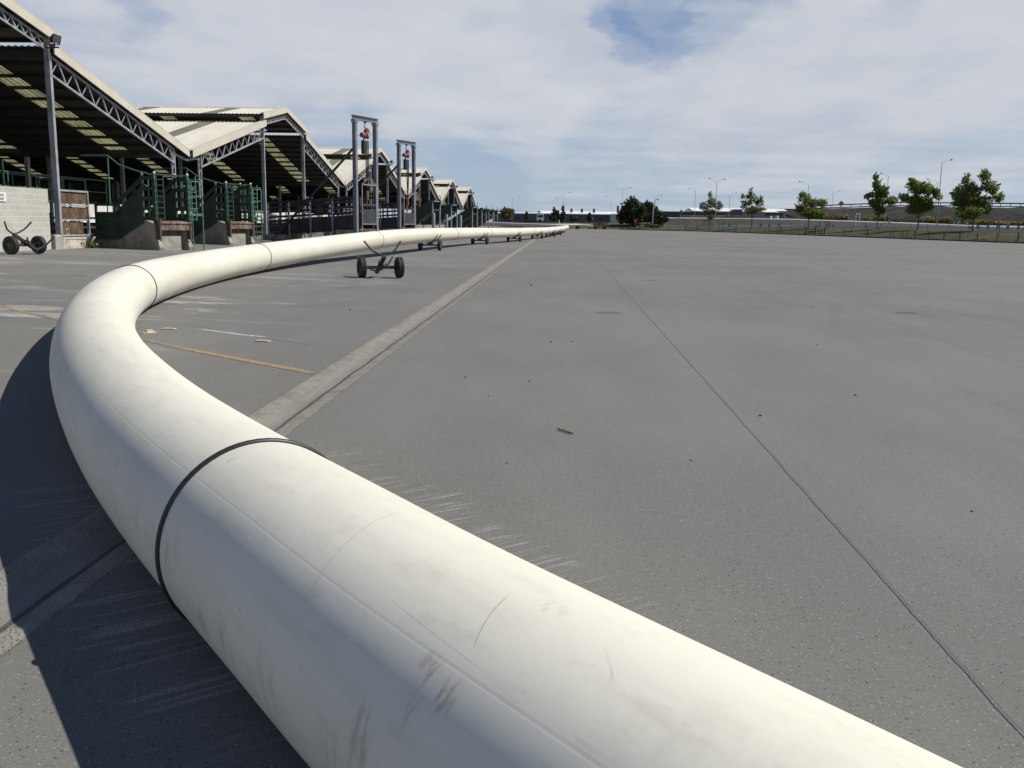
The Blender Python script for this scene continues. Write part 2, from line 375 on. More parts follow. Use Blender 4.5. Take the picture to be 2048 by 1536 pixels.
ground_strip('painted_line', [(-2.9, 31.2), (-9.4, 36.3)], .10, .10, M_YEL)

# surrounding land, verge, ramp road and embankment on the right
def grass_mat(name, a, b_, dry, sc=.5):
    mt, t, b = new_mat(name); o = t.obj()
    n = t.noise(o, sc, 8, .7); n2 = t.noise(t.scale(o, (1, 1, 3)), sc*5, 6, .75); n3 = t.noise(o, sc*.22, 4, .6)
    c = t.mix(t.rng(n, .35, .65), a, b_); c = t.mix(t.math('MULTIPLY', t.rng(n3, .42, .62), .75), c, dry)
    c = t.mix(t.math('MULTIPLY', t.rng(n2, .5, .75), .6), c, t.scale(c, (.4, .42, .4)))
    t.set(b.inputs['Base Color'], c); b.inputs['Roughness'].default_value = 1; b.inputs['Specular IOR Level'].default_value = .1
    t.set(b.inputs['Normal'], t.bump(n2, 1.0, .3)); return mt
M_LAND = grass_mat('dry_grassland', (.075, .085, .035), (.11, .11, .05), (.19, .155, .085), .15)
M_VERGE = grass_mat('verge_grass', (.050, .054, .026), (.080, .080, .040), (.115, .10, .055), .35)
M_BANK = grass_mat('bank_cover', (.070, .068, .056), (.10, .095, .078), (.085, .082, .055), .4)
M_EMB = grass_mat('embankment_cover', (.026, .027, .024), (.050, .049, .043), (.070, .065, .052), .5)
M_ROADG = plain('road_asphalt', (.055, .055, .058), .95, .15, .6, spec=.1)
M_KERB = plain('pale_kerb_concrete', (.58, .57, .54), .8, .12, 1.0)
M_DIRT = plain('bare_earth', (.17, .12, .08), 1, .4, .6, dirt=(.10, .075, .05), dirt_amt=.7)

mb = MB(); gx = [-4000, -1500, -500, -200, -100, -50, 0, 20, 50, 80, 130, 250, 500, 1500, 4000]; gy = [-600, -100, -20, 60, 120, 200, 246, 260, 300, 400, 700, 1500, 5000]
vs = [(x, y, (-.25 if y < 246 else .45) ) for y in gy for x in gx]; k = len(gx)
structure(mb.add(vs, [(i*k+j, i*k+j+1, (i+1)*k+j+1, (i+1)*k+j) for i in range(len(gy)-1) for j in range(k-1)], True).build('land', M_LAND, fix=False))

def interp(T, x):
    if x <= T[0][0]: return T[0][1]
    for (a, va), (b, vb) in zip(T, T[1:]):
        if x <= b: return va+(vb-va)*(x-a)/(b-a)
    return T[-1][1]
EY = [(1100, 247), (1230, 246.5), (1300, 243), (1400, 216), (1500, 188), (1600, 173), (1700, 159), (1850, 142), (2048, 124.4), (2200, 111), (2600, 84)]
XS = lin(1240, 2560, 66)
def edge_pt(x):                                 # where the sight line of column x meets the yard's right edge
    lo, hi = 40, 246
    for _ in range(50):
        md = (lo+hi)/2; d = ray(x, 450); X = d.x/d.y*md
        if X > edge_x(md): hi = md
        else: lo = md
    return lo if lo < 245.5 else 245.5
def strip(name, rows, mat, x_list, jag=0.0):
    """rows: list of functions x -> Vector; joined into a sheet"""
    vs = []; k = len(rows); fs = []
    for x in x_list:
        for r in rows:
            q = r(x).copy()
            if jag: q.z += rnd.uniform(-jag, jag)
            vs.append(q)
    for i in range(len(x_list)-1):
        for j in range(k-1): fs.append((i*k+j, (i+1)*k+j, (i+1)*k+j+1, i*k+j+1))
    return MB().add(vs, fs, True).build(name, mat)
def edge_v(x, dz=-.04):
    Y = edge_pt(x); d = ray(x, 450); X = d.x/d.y*Y; return Vector((X-.25, Y-.1, gz(X, Y)+dz))
CREST = [(1240, 454), (1340, 454.5), (1450, 455), (1600, 455), (1800, 456), (2048, 460), (2600, 468)]
ROADL = [(1240, 452.5), (1340, 452), (1450, 452.2), (1600, 452), (1800, 453), (2048, 457.5), (2600, 465)]
KERB = [(1240, 433), (1340, 436.3), (1500, 438), (1600, 440.2), (1800, 447), (1950, 453), (2048, 457.0), (2600, 478)]
def V_crest(x): return at(x, interp(CREST, x), edge_pt(x)+26)
def V_mid(x): return edge_v(x).lerp(V_crest(x), .45) + Vector((0, 0, .18))
def V_road0(x): q = V_crest(x); return q+Vector((3, 4, -.05))
def V_road1(x): return at(x, interp(ROADL, x)-.2, edge_pt(x)+42)
def V_bankb(x): q = V_road1(x); return q+Vector((.8, 1.2, .05))
def V_kerb(x): 
    q = at(x, interp(KERB, x)+1.0, edge_pt(x)+55); b = V_bankb(x)
    q.z = max(q.z, b.z+.1); return q
def V_kerbback(x): return V_kerb(x)+Vector((4, 6, 0))
structure(strip('verge', [edge_v, lambda x: edge_v(x, .10)+Vector((.5, .4, 0)), V_mid, V_crest, V_road0], M_VERGE, XS, .03))
structure(strip('road', [V_road0, V_road1], M_ROADG, XS))
structure(strip('road_kerb', [lambda x: V_road1(x)+Vector((0, 0, .02)), lambda x: V_road1(x)+Vector((.05, .05, .17)), lambda x: V_road1(x)+Vector((.5, .7, .17)), V_bankb], M_KERB, [x for x in XS if x > 1420]))
structure(strip('bank', [V_bankb, V_kerb], M_BANK, XS, .05))
structure(strip('ramp_kerb', [V_kerb, lambda x: V_kerb(x)+Vector((.0, .02, .06)), lambda x: V_kerb(x)+Vector((.3, .5, .36)), lambda x: V_kerb(x)+Vector((.6, .9, .36)), lambda x: V_kerb(x)+Vector((.62, .92, .02)), V_kerbback], [M_KERB], XS))
EMBT = [(1560, 421), (1580, 419), (1640, 416.5), (1800, 411), (2048, 414), (2600, 424)]
def Vg(x): return V_kerbback(x)+Vector((6, 9, -.1))
def V_embt(x): return at(x, interp(EMBT, x)+1.5, edge_pt(x)+105)
XE = [x for x in lin(1550, 2560, 52)]
structure(strip('embankment', [V_kerbback, Vg, lambda x: Vg(x).lerp(V_embt(x), .5)+Vector((0, 0, .4)), V_embt, lambda x: V_embt(x)+Vector((5, 9, 0)), lambda x: V_embt(x)+Vector((14, 24, -8))], M_EMB, XE, .18))

structure(strip('yard_edging', [lambda x: edge_v(x)+Vector((-.12, -.08, 0)), lambda x: edge_v(x)+Vector((-.10, -.07, .22)), lambda x: edge_v(x)+Vector((.35, .25, .24)), lambda x: edge_v(x)+Vector((.4, .3, 0))], plain('dark_edge_strip', (.045, .04, .035), .95, .4, 1.5), XS))  # low dark strip along the right edge of the yard
# earth and grass strip beyond the far end of the yard
structure(strip('earth_strip', [lambda x: Vector((at(x, 450, 244.2).x, 244.2, gz(0, 244)+.01)), lambda x: Vector((at(x, 450, 249).x, 249, .75)), lambda x: Vector((at(x, 450, 256).x, 256, .62))], M_DIRT, lin(820, 1300, 30), .08))
M_HEDGEG = grass_mat('rough_grass', (.06, .085, .03), (.10, .12, .045), (.13, .12, .06), .4)
structure(strip('grass_strip', [lambda x: Vector((at(x, 450, 256).x, 256, .6)), lambda x: at(x, 449.5, 262), lambda x: at(x, 447.0, 275), lambda x: at(x, 445.5, 300)], M_HEDGEG, lin(900, 1320, 40), .06))

# ================================================================== PIPELINE
def pipe_mat():
    mt, t, b = new_mat('cream_pipe'); uv = t.add('ShaderNodeUVMap'); uv.uv_map = 'run'; o3 = t.obj()
    u, v, _ = t.sep(uv.outputs[0])                 # u: metres along the pipe, v: turn around it (0 = top, + towards the sheds)
    q = t.comb(u, v, 0)
    n1 = t.noise(o3, .55, 6, .6); n2 = t.noise(t.comb(t.math('MULTIPLY', u, .35), t.math('MULTIPLY', v, 2.5), 1), 2.2, 7, .65)
    c = t.mix(t.rng(n1, .3, .7), (.665, .645, .545), (.748, .728, .625))
    c = t.mix(t.math('MULTIPLY', t.rng(n2, .46, .72), .38), c, (.55, .525, .42))
    # handling grime: brown scuffs that run around the flank turned to the sheds
    s1 = t.noise(t.comb(t.math('MULTIPLY', u, 7), t.math('MULTIPLY', v, 2.2), 4), 1.0, 8, .72, dist=.3); s2 = t.noise(t.comb(u, v, 9), 1.5, 3, .5)
    side = t.math('MULTIPLY', t.rng(v, .30, .62), t.rng(v, 1.05, .85))
    sc = t.math('MULTIPLY', t.math('MULTIPLY', t.rng(s1, .52, .68), t.rng(s2, .52, .64)), side)
    c = t.mix(t.math('MULTIPLY', sc, .42), c, (.25, .19, .125))
    def patch(u0, v0, ru, rv, col, amt, fr=(16, 5)):
        nonlocal c
        du = t.math('DIVIDE', t.math('SUBTRACT', u, u0), ru); dv = t.math('DIVIDE', t.math('SUBTRACT', v, v0), rv)
        rr = t.math('SQRT', t.math('ADD', t.math('MULTIPLY', du, du), t.math('MULTIPLY', dv, dv)))
        nz = t.noise(t.comb(t.math('MULTIPLY', u, fr[0]), t.math('MULTIPLY', v, fr[1]), u0), 1.6, 7, .7)
        c = t.mix(t.math('MULTIPLY', t.math('MULTIPLY', t.rng(rr, 1, .3), t.rng(nz, .44, .62)), amt*.82), c, col)
    U0 = URING0                                    # near joint
    BR = (.30, .215, .145)
    patch(2.20, .30, .06, .055, (.28, .17, .105), .55, (34, 8)); patch(2.11, .325, .055, .06, (.27, .185, .12), .6, (40, 8)); patch(2.18, .385, .05, .07, BR, .4, (34, 6))
    patch(2.32, .51, .10, .10, (.26, .20, .15), .5, (30, 4)); patch(2.45, .60, .08, .10, BR, .35, (30, 4)); patch(2.86, .63, .14, .13, BR, .5, (16, 3)); patch(3.17, .64, .10, .10, BR, .5, (20, 3)); patch(3.45, .66, .2, .07, BR, .5, (14, 5)); patch(3.80, .56, .07, .10, (.28, .24, .19), .5, (24, 4)); patch(4.23, .54, .06, .09, (.30, .26, .21), .4, (20, 3)); patch(2.6, .78, .5, .10, BR, .45, (8, 3)); patch(4.6, .62, .3, .05, (.36, .32, .26), .35, (8, 6))
    patch(3.79, .14, .03, .03, (.33, .31, .26), .5, (20, 20)); patch(2.09, .02, .07, .04, (.42, .38, .32), .5, (40, 10)); patch(6.9, .10, .4, .05, (.42, .38, .30), .5, (5, 14)); patch(6.6, -.05, .25, .04, (.44, .41, .33), .4, (5, 14)); patch(5.5, .19, .1, .12, (.40, .37, .30), .25, (14, 4)); patch(9, .1, .8, .2, (.50, .47, .38), .3, (4, 4)); patch(3.4, -.02, .2, .12, (.46, .43, .35), .25, (9, 9)); patch(1.5, .15, .3, .2, (.5, .47, .38), .25, (9, 5))
    # fine scratches around and along
    def scratch(u0, v0, u1, v1, w, amt, bend=.05, col=(.30, .275, .22)):
        nonlocal c
        L = math.hypot(u1-u0, v1-v0); a, b2 = (u1-u0)/L, (v1-v0)/L
        du = t.math('SUBTRACT', u, u0); dv = t.math('SUBTRACT', v, v0)
        al = t.math('ADD', t.math('MULTIPLY', du, a), t.math('MULTIPLY', dv, b2)); ds = t.math('SUBTRACT', t.math('MULTIPLY', dv, a), t.math('MULTIPLY', du, b2))
        f = t.math('DIVIDE', al, L); ds = t.math('ADD', ds, t.math('MULTIPLY', t.math('MULTIPLY', f, t.math('SUBTRACT', 1, f)), bend))
        brk = t.noise(t.comb(t.math('MULTIPLY', al, 9), u0, 3), 1, 3)
        mk = t.math('MULTIPLY', t.rng(t.math('ABSOLUTE', ds), w, w*.3), t.math('MULTIPLY', t.rng(f, 0, .08), t.rng(f, 1, .75)))
        c = t.mix(t.math('MULTIPLY', t.math('MULTIPLY', mk, t.rng(brk, .3, .6, .25, 1)), amt), c, col)
    for q_ in ((2.73, .39, 2.90, -.12, .0018, .6, .04), (2.13, .215, 2.21, .035, .0022, .75, -.03), (4.9, .30, 5.0, -.22, .002, .35, .05), (5.7, .32, 5.75, -.1, .003, .3, .06), (6.5, .2, 6.6, -.3, .004, .25, .05),
               (3.3, .18, 3.4, -.1, .0014, .4, .03), (1.6, -.18, 1.4, -.05, .0018, .4, .02), (1.8, .12, 1.9, .05, .004, .3, .01), (1.62, .26, 1.4, .10, .0035, .35, .10), (2.5, .22, 2.0, .245, .0014, .45, .01), (3.6, .30, 2.8, .34, .0014, .35, .01), (4.3, .28, 6.1, .31, .002, .25, .01), (8.1, .1, 8.5, -.2, .006, .25, .05), (2.3, -.2, 1.7, -.22, .0016, .35, .01)):
        scratch(*q_)
    du_ = t.noise(t.comb(t.math('MULTIPLY', u, 3), t.math('MULTIPLY', v, 9), 7), 1.3, 9, .75); c = t.mix(t.math('MULTIPLY', t.math('MULTIPLY', t.rng(du_, .5, .68), t.rng(v, -.35, .15)), .30), c, (.47, .44, .36))
    # extrusion line along the flank
    ln = t.math('ABSOLUTE', t.math('SUBTRACT', v, .270)); ln2 = t.math('ABSOLUTE', t.math('SUBTRACT', v, .277))
    c = t.mix(t.math('MULTIPLY', t.rng(ln, .0025, .0008), .22), c, (.50, .48, .40)); c = t.mix(t.math('MULTIPLY', t.rng(ln2, .0025, .0008), .25), c, (.80, .78, .68))
    # tide line of dried mud low on the side turned to the yard, further along
    tide = t.math('ADD', t.math('ADD', v, .52), t.math('MULTIPLY', t.math('SUBTRACT', t.noise(t.comb(t.math('MULTIPLY', u, .9), 0, 3), 1, 7, .7), .5), .34))
    ud = t.math('MULTIPLY', t.rng(u, U0+33, U0+37), t.rng(u, U0+56, U0+50))
    c = t.mix(t.math('MULTIPLY', t.math('MULTIPLY', t.rng(tide, .0, -.015), ud), .35), c, (.55, .51, .38))
    c = t.mix(t.math('MULTIPLY', t.math('MULTIPLY', t.rng(t.math('ABSOLUTE', tide), .016, .004), ud), .5), c, (.42, .38, .27))
    low = t.rng(v, -.62, -.95); c = t.mix(t.math('MULTIPLY', t.math('MULTIPLY', low, t.rng(u, 18, 30)), .35), c, (.48, .44, .33))
    # fly specks
    sp = t.vor(q, 5.5, 0); sph = t.sep(t.vor(q, 5.5, 1))[0]
    c = t.mix(t.math('MULTIPLY', t.math('MULTIPLY', t.rng(sp, .05, .02), t.rng(sph, .80, .9)), .7), c, (.12, .11, .09))
    t.set(b.inputs['Base Color'], c); b.inputs['Roughness'].default_value = .42; b.inputs['Specular IOR Level'].default_value = .35
    t.set(b.inputs['Roughness'], t.rng(n2, .3, .7, .42, .60))
    t.set(b.inputs['Normal'], t.bump(t.math('ADD', t.noise(o3, 2.2, 3, .5), t.math('MULTIPLY', t.rng(ln, .006, .002), -.06)), .16, .02)); return mt
URING0 = None
# joint of the near ring: measured point of the photograph
def nearest_s(P, lim=None):
    best = min(range(len(CL)), key=lambda i: (CL[i]-P).length); return CS[best]
URING0 = 3.90
# the other joints by their measured sight line on the pipe's crown
def s_of_px(x, y, s0, s1):
    r = ray(x, y).normalized(); best = (9e9, 0)
    for i in range(len(CL)):
        if not (s0 <= CS[i] <= s1): continue
        q = CL[i]+Vector((0, 0, R_PIPE*.7)) - CAMP; dd = (q-r*q.dot(r)).length/q.length
        if dd < best[0]: best = (dd, CS[i])
    return best[1]
JOINTS = [URING0, 16.72, 28.1]
for xx, yy in ((750, 474), (906, 458)): JOINTS.append(s_of_px(xx, yy, JOINTS[-1]+5, JOINTS[-1]+25))
st = (JOINTS[-1]-JOINTS[-2]);
while JOINTS[-1] < CS[-1]-14: JOINTS.append(JOINTS[-1]+13.2)
M_PIPE = pipe_mat(); M_RING = plain('black_weld_bead', (.018, .018, .02), .45, .3, 8)
M_DARKHOLE = plain('pipe_inside', (.05, .05, .05), .8, .2)
pipe = empty('pipeline', (0, 0, 0), 0, 'long curving cream plastic pipeline in welded lengths snaking across the yard on wheeled dollies', 'pipeline')
NSEG = 64
def pipe_piece(s0, s1):
    n = max(4, int((s1-s0)/(.12 if s0 < 22 else .35 if s0 < 60 else 1.0))); vs = []; fs = []; uvs = []
    for i in range(n+1):
        s_ = s0+(s1-s0)*i/n; P, d = pipe_at(s_); r = d.cross(Vector((0, 0, 1))).normalized(); u_ = r.cross(d).normalized()
        for k in range(NSEG+1):
            a = -PI + 2*PI*k/NSEG                  # 0 top ; + towards -r (sheds side)
            vs.append(P + R_PIPE*(math.cos(a)*u_ - math.sin(a)*r)); uvs.append((s_, a*R_PIPE))
    for i in range(n):
        for k in range(NSEG): fs.append((i*(NSEG+1)+k, (i+1)*(NSEG+1)+k, (i+1)*(NSEG+1)+k+1, i*(NSEG+1)+k+1))
    o = MB().add(vs, fs, True).build('pipe_length', M_PIPE, pipe, fix=False)
    L = o.data.uv_layers.new(name='run')
    for lp in o.data.loops: L.data[lp.index].uv = uvs[lp.vertex_index]
    return o
def ring_piece(s_, r=.010, n=64):
    P, d = pipe_at(s_); rr = d.cross(Vector((0, 0, 1))).normalized(); u_ = rr.cross(d).normalized(); vs = []; fs = []; m_ = 10
    for k in range(n):
        a = 2*PI*k/n; e = math.cos(a)*u_+math.sin(a)*rr
        for j in range(m_):
            b_ = 2*PI*j/m_; vs.append(P + e*(R_PIPE+.001+r*math.cos(b_)) + d*(r*1.25*math.sin(b_)))
    for k in range(n):
        for j in range(m_): fs.append((k*m_+j, k*m_+(j+1)%m_, ((k+1)%n)*m_+(j+1)%m_, ((k+1)%n)*m_+j))
    return MB().add(vs, fs, True).build('joint_ring', M_RING, pipe)
stops = [CS[0]] + JOINTS + [CS[-1]-.01]
for a, b in zip(stops, stops[1:]): pipe_piece(a, b)
for i, s_ in enumerate(JOINTS): ring_piece(s_, .012 if i == 0 else .013 if i < 4 else .016)

# ================================================================== DOLLIES
M_TYRE = plain('tyre_rubber', (.020, .020, .022), .75, .3, 6, dirt=(.07, .065, .055), dirt_amt=.4, dscale=4)
M_RIM = plain('grey_rim_steel', (.10, .10, .105), .5, .25, 6); M_RIMW = plain('pale_rim_steel', (.55, .55, .53), .45, .15, 6)
M_BLACKST = plain('black_painted_steel', (.028, .027, .029), .5, .3, 5, dirt=(.10, .075, .06), dirt_amt=.35, dscale=5)
WR, TRK = .295, 1.08
def tyre_mesh(side):
    M_ = Matrix.Identity(4)
    prof = [(.16, -.075), (.20, -.09), (.26, -.092), (.285, -.08), (WR, -.055), (WR, -.018), (WR-.006, -.014), (WR-.006, -.008), (WR, -.004), (WR, .004), (WR-.006, .008), (WR-.006, .014), (WR, .018), (WR, .055), (.285, .08), (.26, .092), (.20, .09), (.16, .075), (.155, 0), (.16, -.075)]
    return MB().lathe(prof, M_, 32)
def make_dolly(label, rim=M_RIM):
    root = empty('pipe_dolly', (0, 0, 0), 0, label, 'dolly')
    ax = MB(); ax.bar((-TRK/2+.06, 0, WR), (TRK/2-.06, 0, WR), .085, .085); ax.tube([(-TRK/2-.06, 0, WR), (-TRK/2+.1, 0, WR)], .03, 10); ax.tube([(TRK/2-.1, 0, WR), (TRK/2+.06, 0, WR)], .03, 10)
    ax.tube([(.14, -.02, WR+.03), (.14, -.06, WR+.12)], .018, 8)
    ax.build('axle', M_BLACKST, root)
    for s_ in (-1, 1):
        w = tyre_mesh(s_).build('wheel', M_TYRE, root); w.location = (s_*TRK/2, 0, WR)
        rb = MB(); rb.lathe([(.165, -.07), (.155, -.06), (.15, -.01), (.13, .02), (.075, .03), (.07, .055), (.0, .06)] if s_ > 0 else [(.165, .07), (.155, .06), (.15, .01), (.13, -.02), (.075, -.03), (.07, -.055), (.0, -.06)], Matrix.Identity(4), 24)
        rb.lathe([(.165, .07), (.155, .03), (.13, .0), (.07, .0), (.0, -.01)] if s_ > 0 else [(.165, -.07), (.155, -.03), (.13, 0), (.07, 0), (.0, .01)], Matrix.Identity(4), 24)
        for k in range(5):
            a = 2*PI*k/5; rb.tube([(s_*.03, .10*math.cos(a), .10*math.sin(a)), (s_*.05, .10*math.cos(a), .10*math.sin(a))], .012, 6)
        r_ = rb.build('rim', rim, w)
    # tilting beam (along local y) with a bent cradle arm pair on each end
    fr = empty('tilting_frame', (0, 0, WR+.06)); fr.parent = root
    b = MB(); b.bar((0, -.56, .03), (0, .56, .03), .10, .09); b.box((-.09, -.10, -.05), (.09, .10, -.016)); b.prism([(-.09, -.016), (.09, -.016), (.05, .12), (-.05, .12)], 'y', -.02, .02)
    b.build('beam', M_BLACKST, fr)
    for e in (-1, 1):
        for s_ in (-1, 1):
            MB().tube([(s_*.02, e*.52, .05), (s_*.16, e*.52, .11), (s_*.30, e*.52, .20), (s_*.36, e*.52, .26), (s_*.52, e*.52, .50)], .027, 10).build('cradle_arm', M_BLACKST, fr)
    return root, fr
def turn_frame(root, ang):
    for c in root.children:
        if c.name.startswith('tilting_frame'): c.rotation_euler = (ang, 0, 0)
# empties cannot carry a part's look: fold the tilting frame into meshes directly under the dolly
def bake_frame(root, fr, ang):
    M_ = Matrix.Translation(fr.location) @ Matrix.Rotation(ang, 4, 'X')
    for c in list(fr.children):
        c.data.transform(M_); c.parent = root
    bpy.data.objects.remove(fr)
dF, fr = make_dolly('empty black pipe dolly standing alone on the open paving, one cradle tipped to the ground'); bake_frame(dF, fr, math.radians(-27))
p_ = (at(762, 556, 26.2)); dF.location = (-4.98, 26.2, gz(-4.98, 26.2)); dF.rotation_euler = (0, 0, math.radians(24))
dL, fr = make_dolly('empty black pipe dolly parked against the pale block wall'); bake_frame(dL, fr, math.radians(28))
dL.location = (-17.45, 29.9, gz(-17.45, 29.9)); dL.rotation_euler = (0, 0, math.radians(72))
dU, fr = make_dolly('black dolly carrying the pipe, nearest loaded one, with a pale rim showing', M_RIMW); bake_frame(dU, fr, 0)
DL = ['black dolly carrying the pipe, nearest loaded one, with a pale rim showing', 'black dolly carrying the pipe, second loaded one from the camera', 'black dolly carrying the pipe, third loaded one from the camera',
      'black dolly carrying the pipe, fourth loaded one, just before the far bend', 'black dolly carrying the pipe, fifth loaded one, last but one before the far bend', 'small far black dolly carrying the pipe where it turns away']
for i, (Y, lb) in enumerate(zip((51.3, 69.2, 83.6, 102.5, 118, 131), DL)):
    o = dU if i == 0 else copy_tree(dU)
    P, d = pipe_at(pipe_s_at_Y(Y)); a = math.atan2(d.y, d.x)-PI/2
    o.location = (P.x, P.y, gz(P.x, P.y)); o.rotation_euler = (0, 0, a); o['label'] = lb; o['group'] = 'dollies under the pipe'
    if i > 0:
        for ch in o.children:
            for c2 in ch.children:
                if c2.name.startswith('rim'):
                    c2.data = dF_rim if (dF_rim := [c for w in dF.children for c in w.children if c.location.x == 0][0 if c2.parent.location.x < 0 else 1].data) else None

# ================================================================== CATTLE SHEDS
def roof_top_mat():
    mt, t, b = new_mat('cream_roof_sheet'); o = t.obj(); n = t.noise(t.scale(o, (1, .2, .2)), 2.0, 6, .65); n2 = t.noise(o, .35, 5, .6)
    c = t.mix(t.rng(n, .3, .7), (.53, .505, .425), (.62, .595, .51)); c = t.mix(t.math('MULTIPLY', t.rng(n2, .5, .7), .4), c, (.50, .46, .37))
    t.set(b.inputs['Base Color'], c); b.inputs['Roughness'].default_value = .55; return mt
M_ROOF = roof_top_mat(); M_SHADED = plain('shade_dark_underside', (.047, .043, .037), .9, .45, .5, dirt=(.085, .075, .055), dirt_amt=.5, dscale=.4)  # shade inside the sheds put into this dark colour, with some dirt
M_FASC = plain('cream_flashing', (.60, .56, .46), .5, .08, 1.2)
M_GALV = plain('galvanised_steel', (.37, .38, .42), .5, .2, 2.5, metal=.1, dirt=(.16, .15, .15), dirt_amt=.5, dscale=2)
M_PURL = plain('dark_purlin_timber', (.035, .03, .026), .9, .3, 1.5)
def sky_mat():
    mt = bpy.data.materials.new('translucent_rooflight'); mt.use_nodes = True; t = NT(mt.node_tree); t.n.remove(t.n['Principled BSDF'])
    out = t.n['Material Output']; o = t.obj(); n = t.noise(t.scale(o, (9, .8, 1)), 1.2, 6, .7); n2 = t.noise(o, .8, 5, .6)
    f = t.math('ADD', t.math('MULTIPLY', n, .55), t.math('MULTIPLY', n2, .45))
    tr = t.add('ShaderNodeBsdfTranslucent'); df = t.add('ShaderNodeBsdfDiffuse')
    t.set(tr.inputs[0], t.mix(t.rng(f, .32, .62), (.13, .13, .06), (.52, .52, .28))); t.set(df.inputs[0], t.mix(t.rng(f, .3, .7), (.24, .24, .21), (.36, .36, .32)))
    mx = t.add('ShaderNodeMixShader'); mx.inputs[0].default_value = .5; t.l.new(tr.outputs[0], mx.inputs[1]); t.l.new(df.outputs[0], mx.inputs[2]); t.l.new(mx.outputs[0], out.inputs[0]); return mt
M_SKYL = sky_mat()
SX0, SX1 = -18.55, -50.0
APEX = [29.85, 64.3, 98.5, 131.9, 165.4, 199.0]; HALF = 17.15
Z_V, Z_L, Z_U, Z_A = 4.92, 7.72, 8.12, 9.08     # valley, lower roof top, monitor eave, ridge
LOW_IN, UP_OUT = 4.7, 5.2
SKX = [(-21.55, -22.6), (-27.2, -28.25), (-33.0, -34.05), (-38.8, -39.85), (-44.6, -45.65)]
def corr(x0, x1, pitch=.25, h=.032):
    out = []; x = x0; i = 0
    while x > x1+.01:
        for dx, z in ((0, 0), (.10, 0), (.135, h), (.215, h)):
            if x-dx > x1: out.append((x-dx, z))
        x -= pitch
    out.append((x1, 0)); return out
def slope_sheet(pa, pb, x0, x1, holes, rib=True, dz=0):
    """roof plane between line a (Y,z) and b (Y,z); returns the sheet and its rooflight pieces"""
    sh = MB(); pcs = []; cuts = [x0]
    for h in holes: cuts += [h[0], h[1]]
    cuts.append(x1)
    for i in range(0, len(cuts)-1):
        a, b = cuts[i], cuts[i+1]; prof = corr(a, b) if rib else [(a, 0), (b, 0)]
        k = len(prof); vs = []
        for (Y, z) in (pa, pb):
            for x, h in prof: vs.append((x, Y, z+h+dz))
        fs = [(j, j+1, k+j+1, k+j) for j in range(k-1)]
        if i % 2 == 0: sh.add(vs, fs)
        elif rib: pcs.append(MB().add(vs, fs))
    return sh, pcs
def lattice(mb, a, b, depth, n, ch=.07, w=.028):
    """Warren truss between top-chord points a and b in the plane X = const, hanging `depth` below"""
    x = a[0]; A = Vector(a); B = Vector(b); dn = Vector((0, 0, -depth))
    mb.bar(A, B, ch, ch*.8); mb.bar(A+dn, B+dn, ch, ch)
    for i in range(n):
        p0 = A.lerp(B, i/n); p1 = A.lerp(B, (i+.5)/n); p2 = A.lerp(B, (i+1)/n)
        mb.bar(p0+dn, p1, w*1.7, w*1.7); mb.bar(p1, p2+dn, w, w)
    mb.bar(A, A+dn, ch*.8); mb.bar(B, B+dn, ch*.8)
    return mb
FLOOR = .40
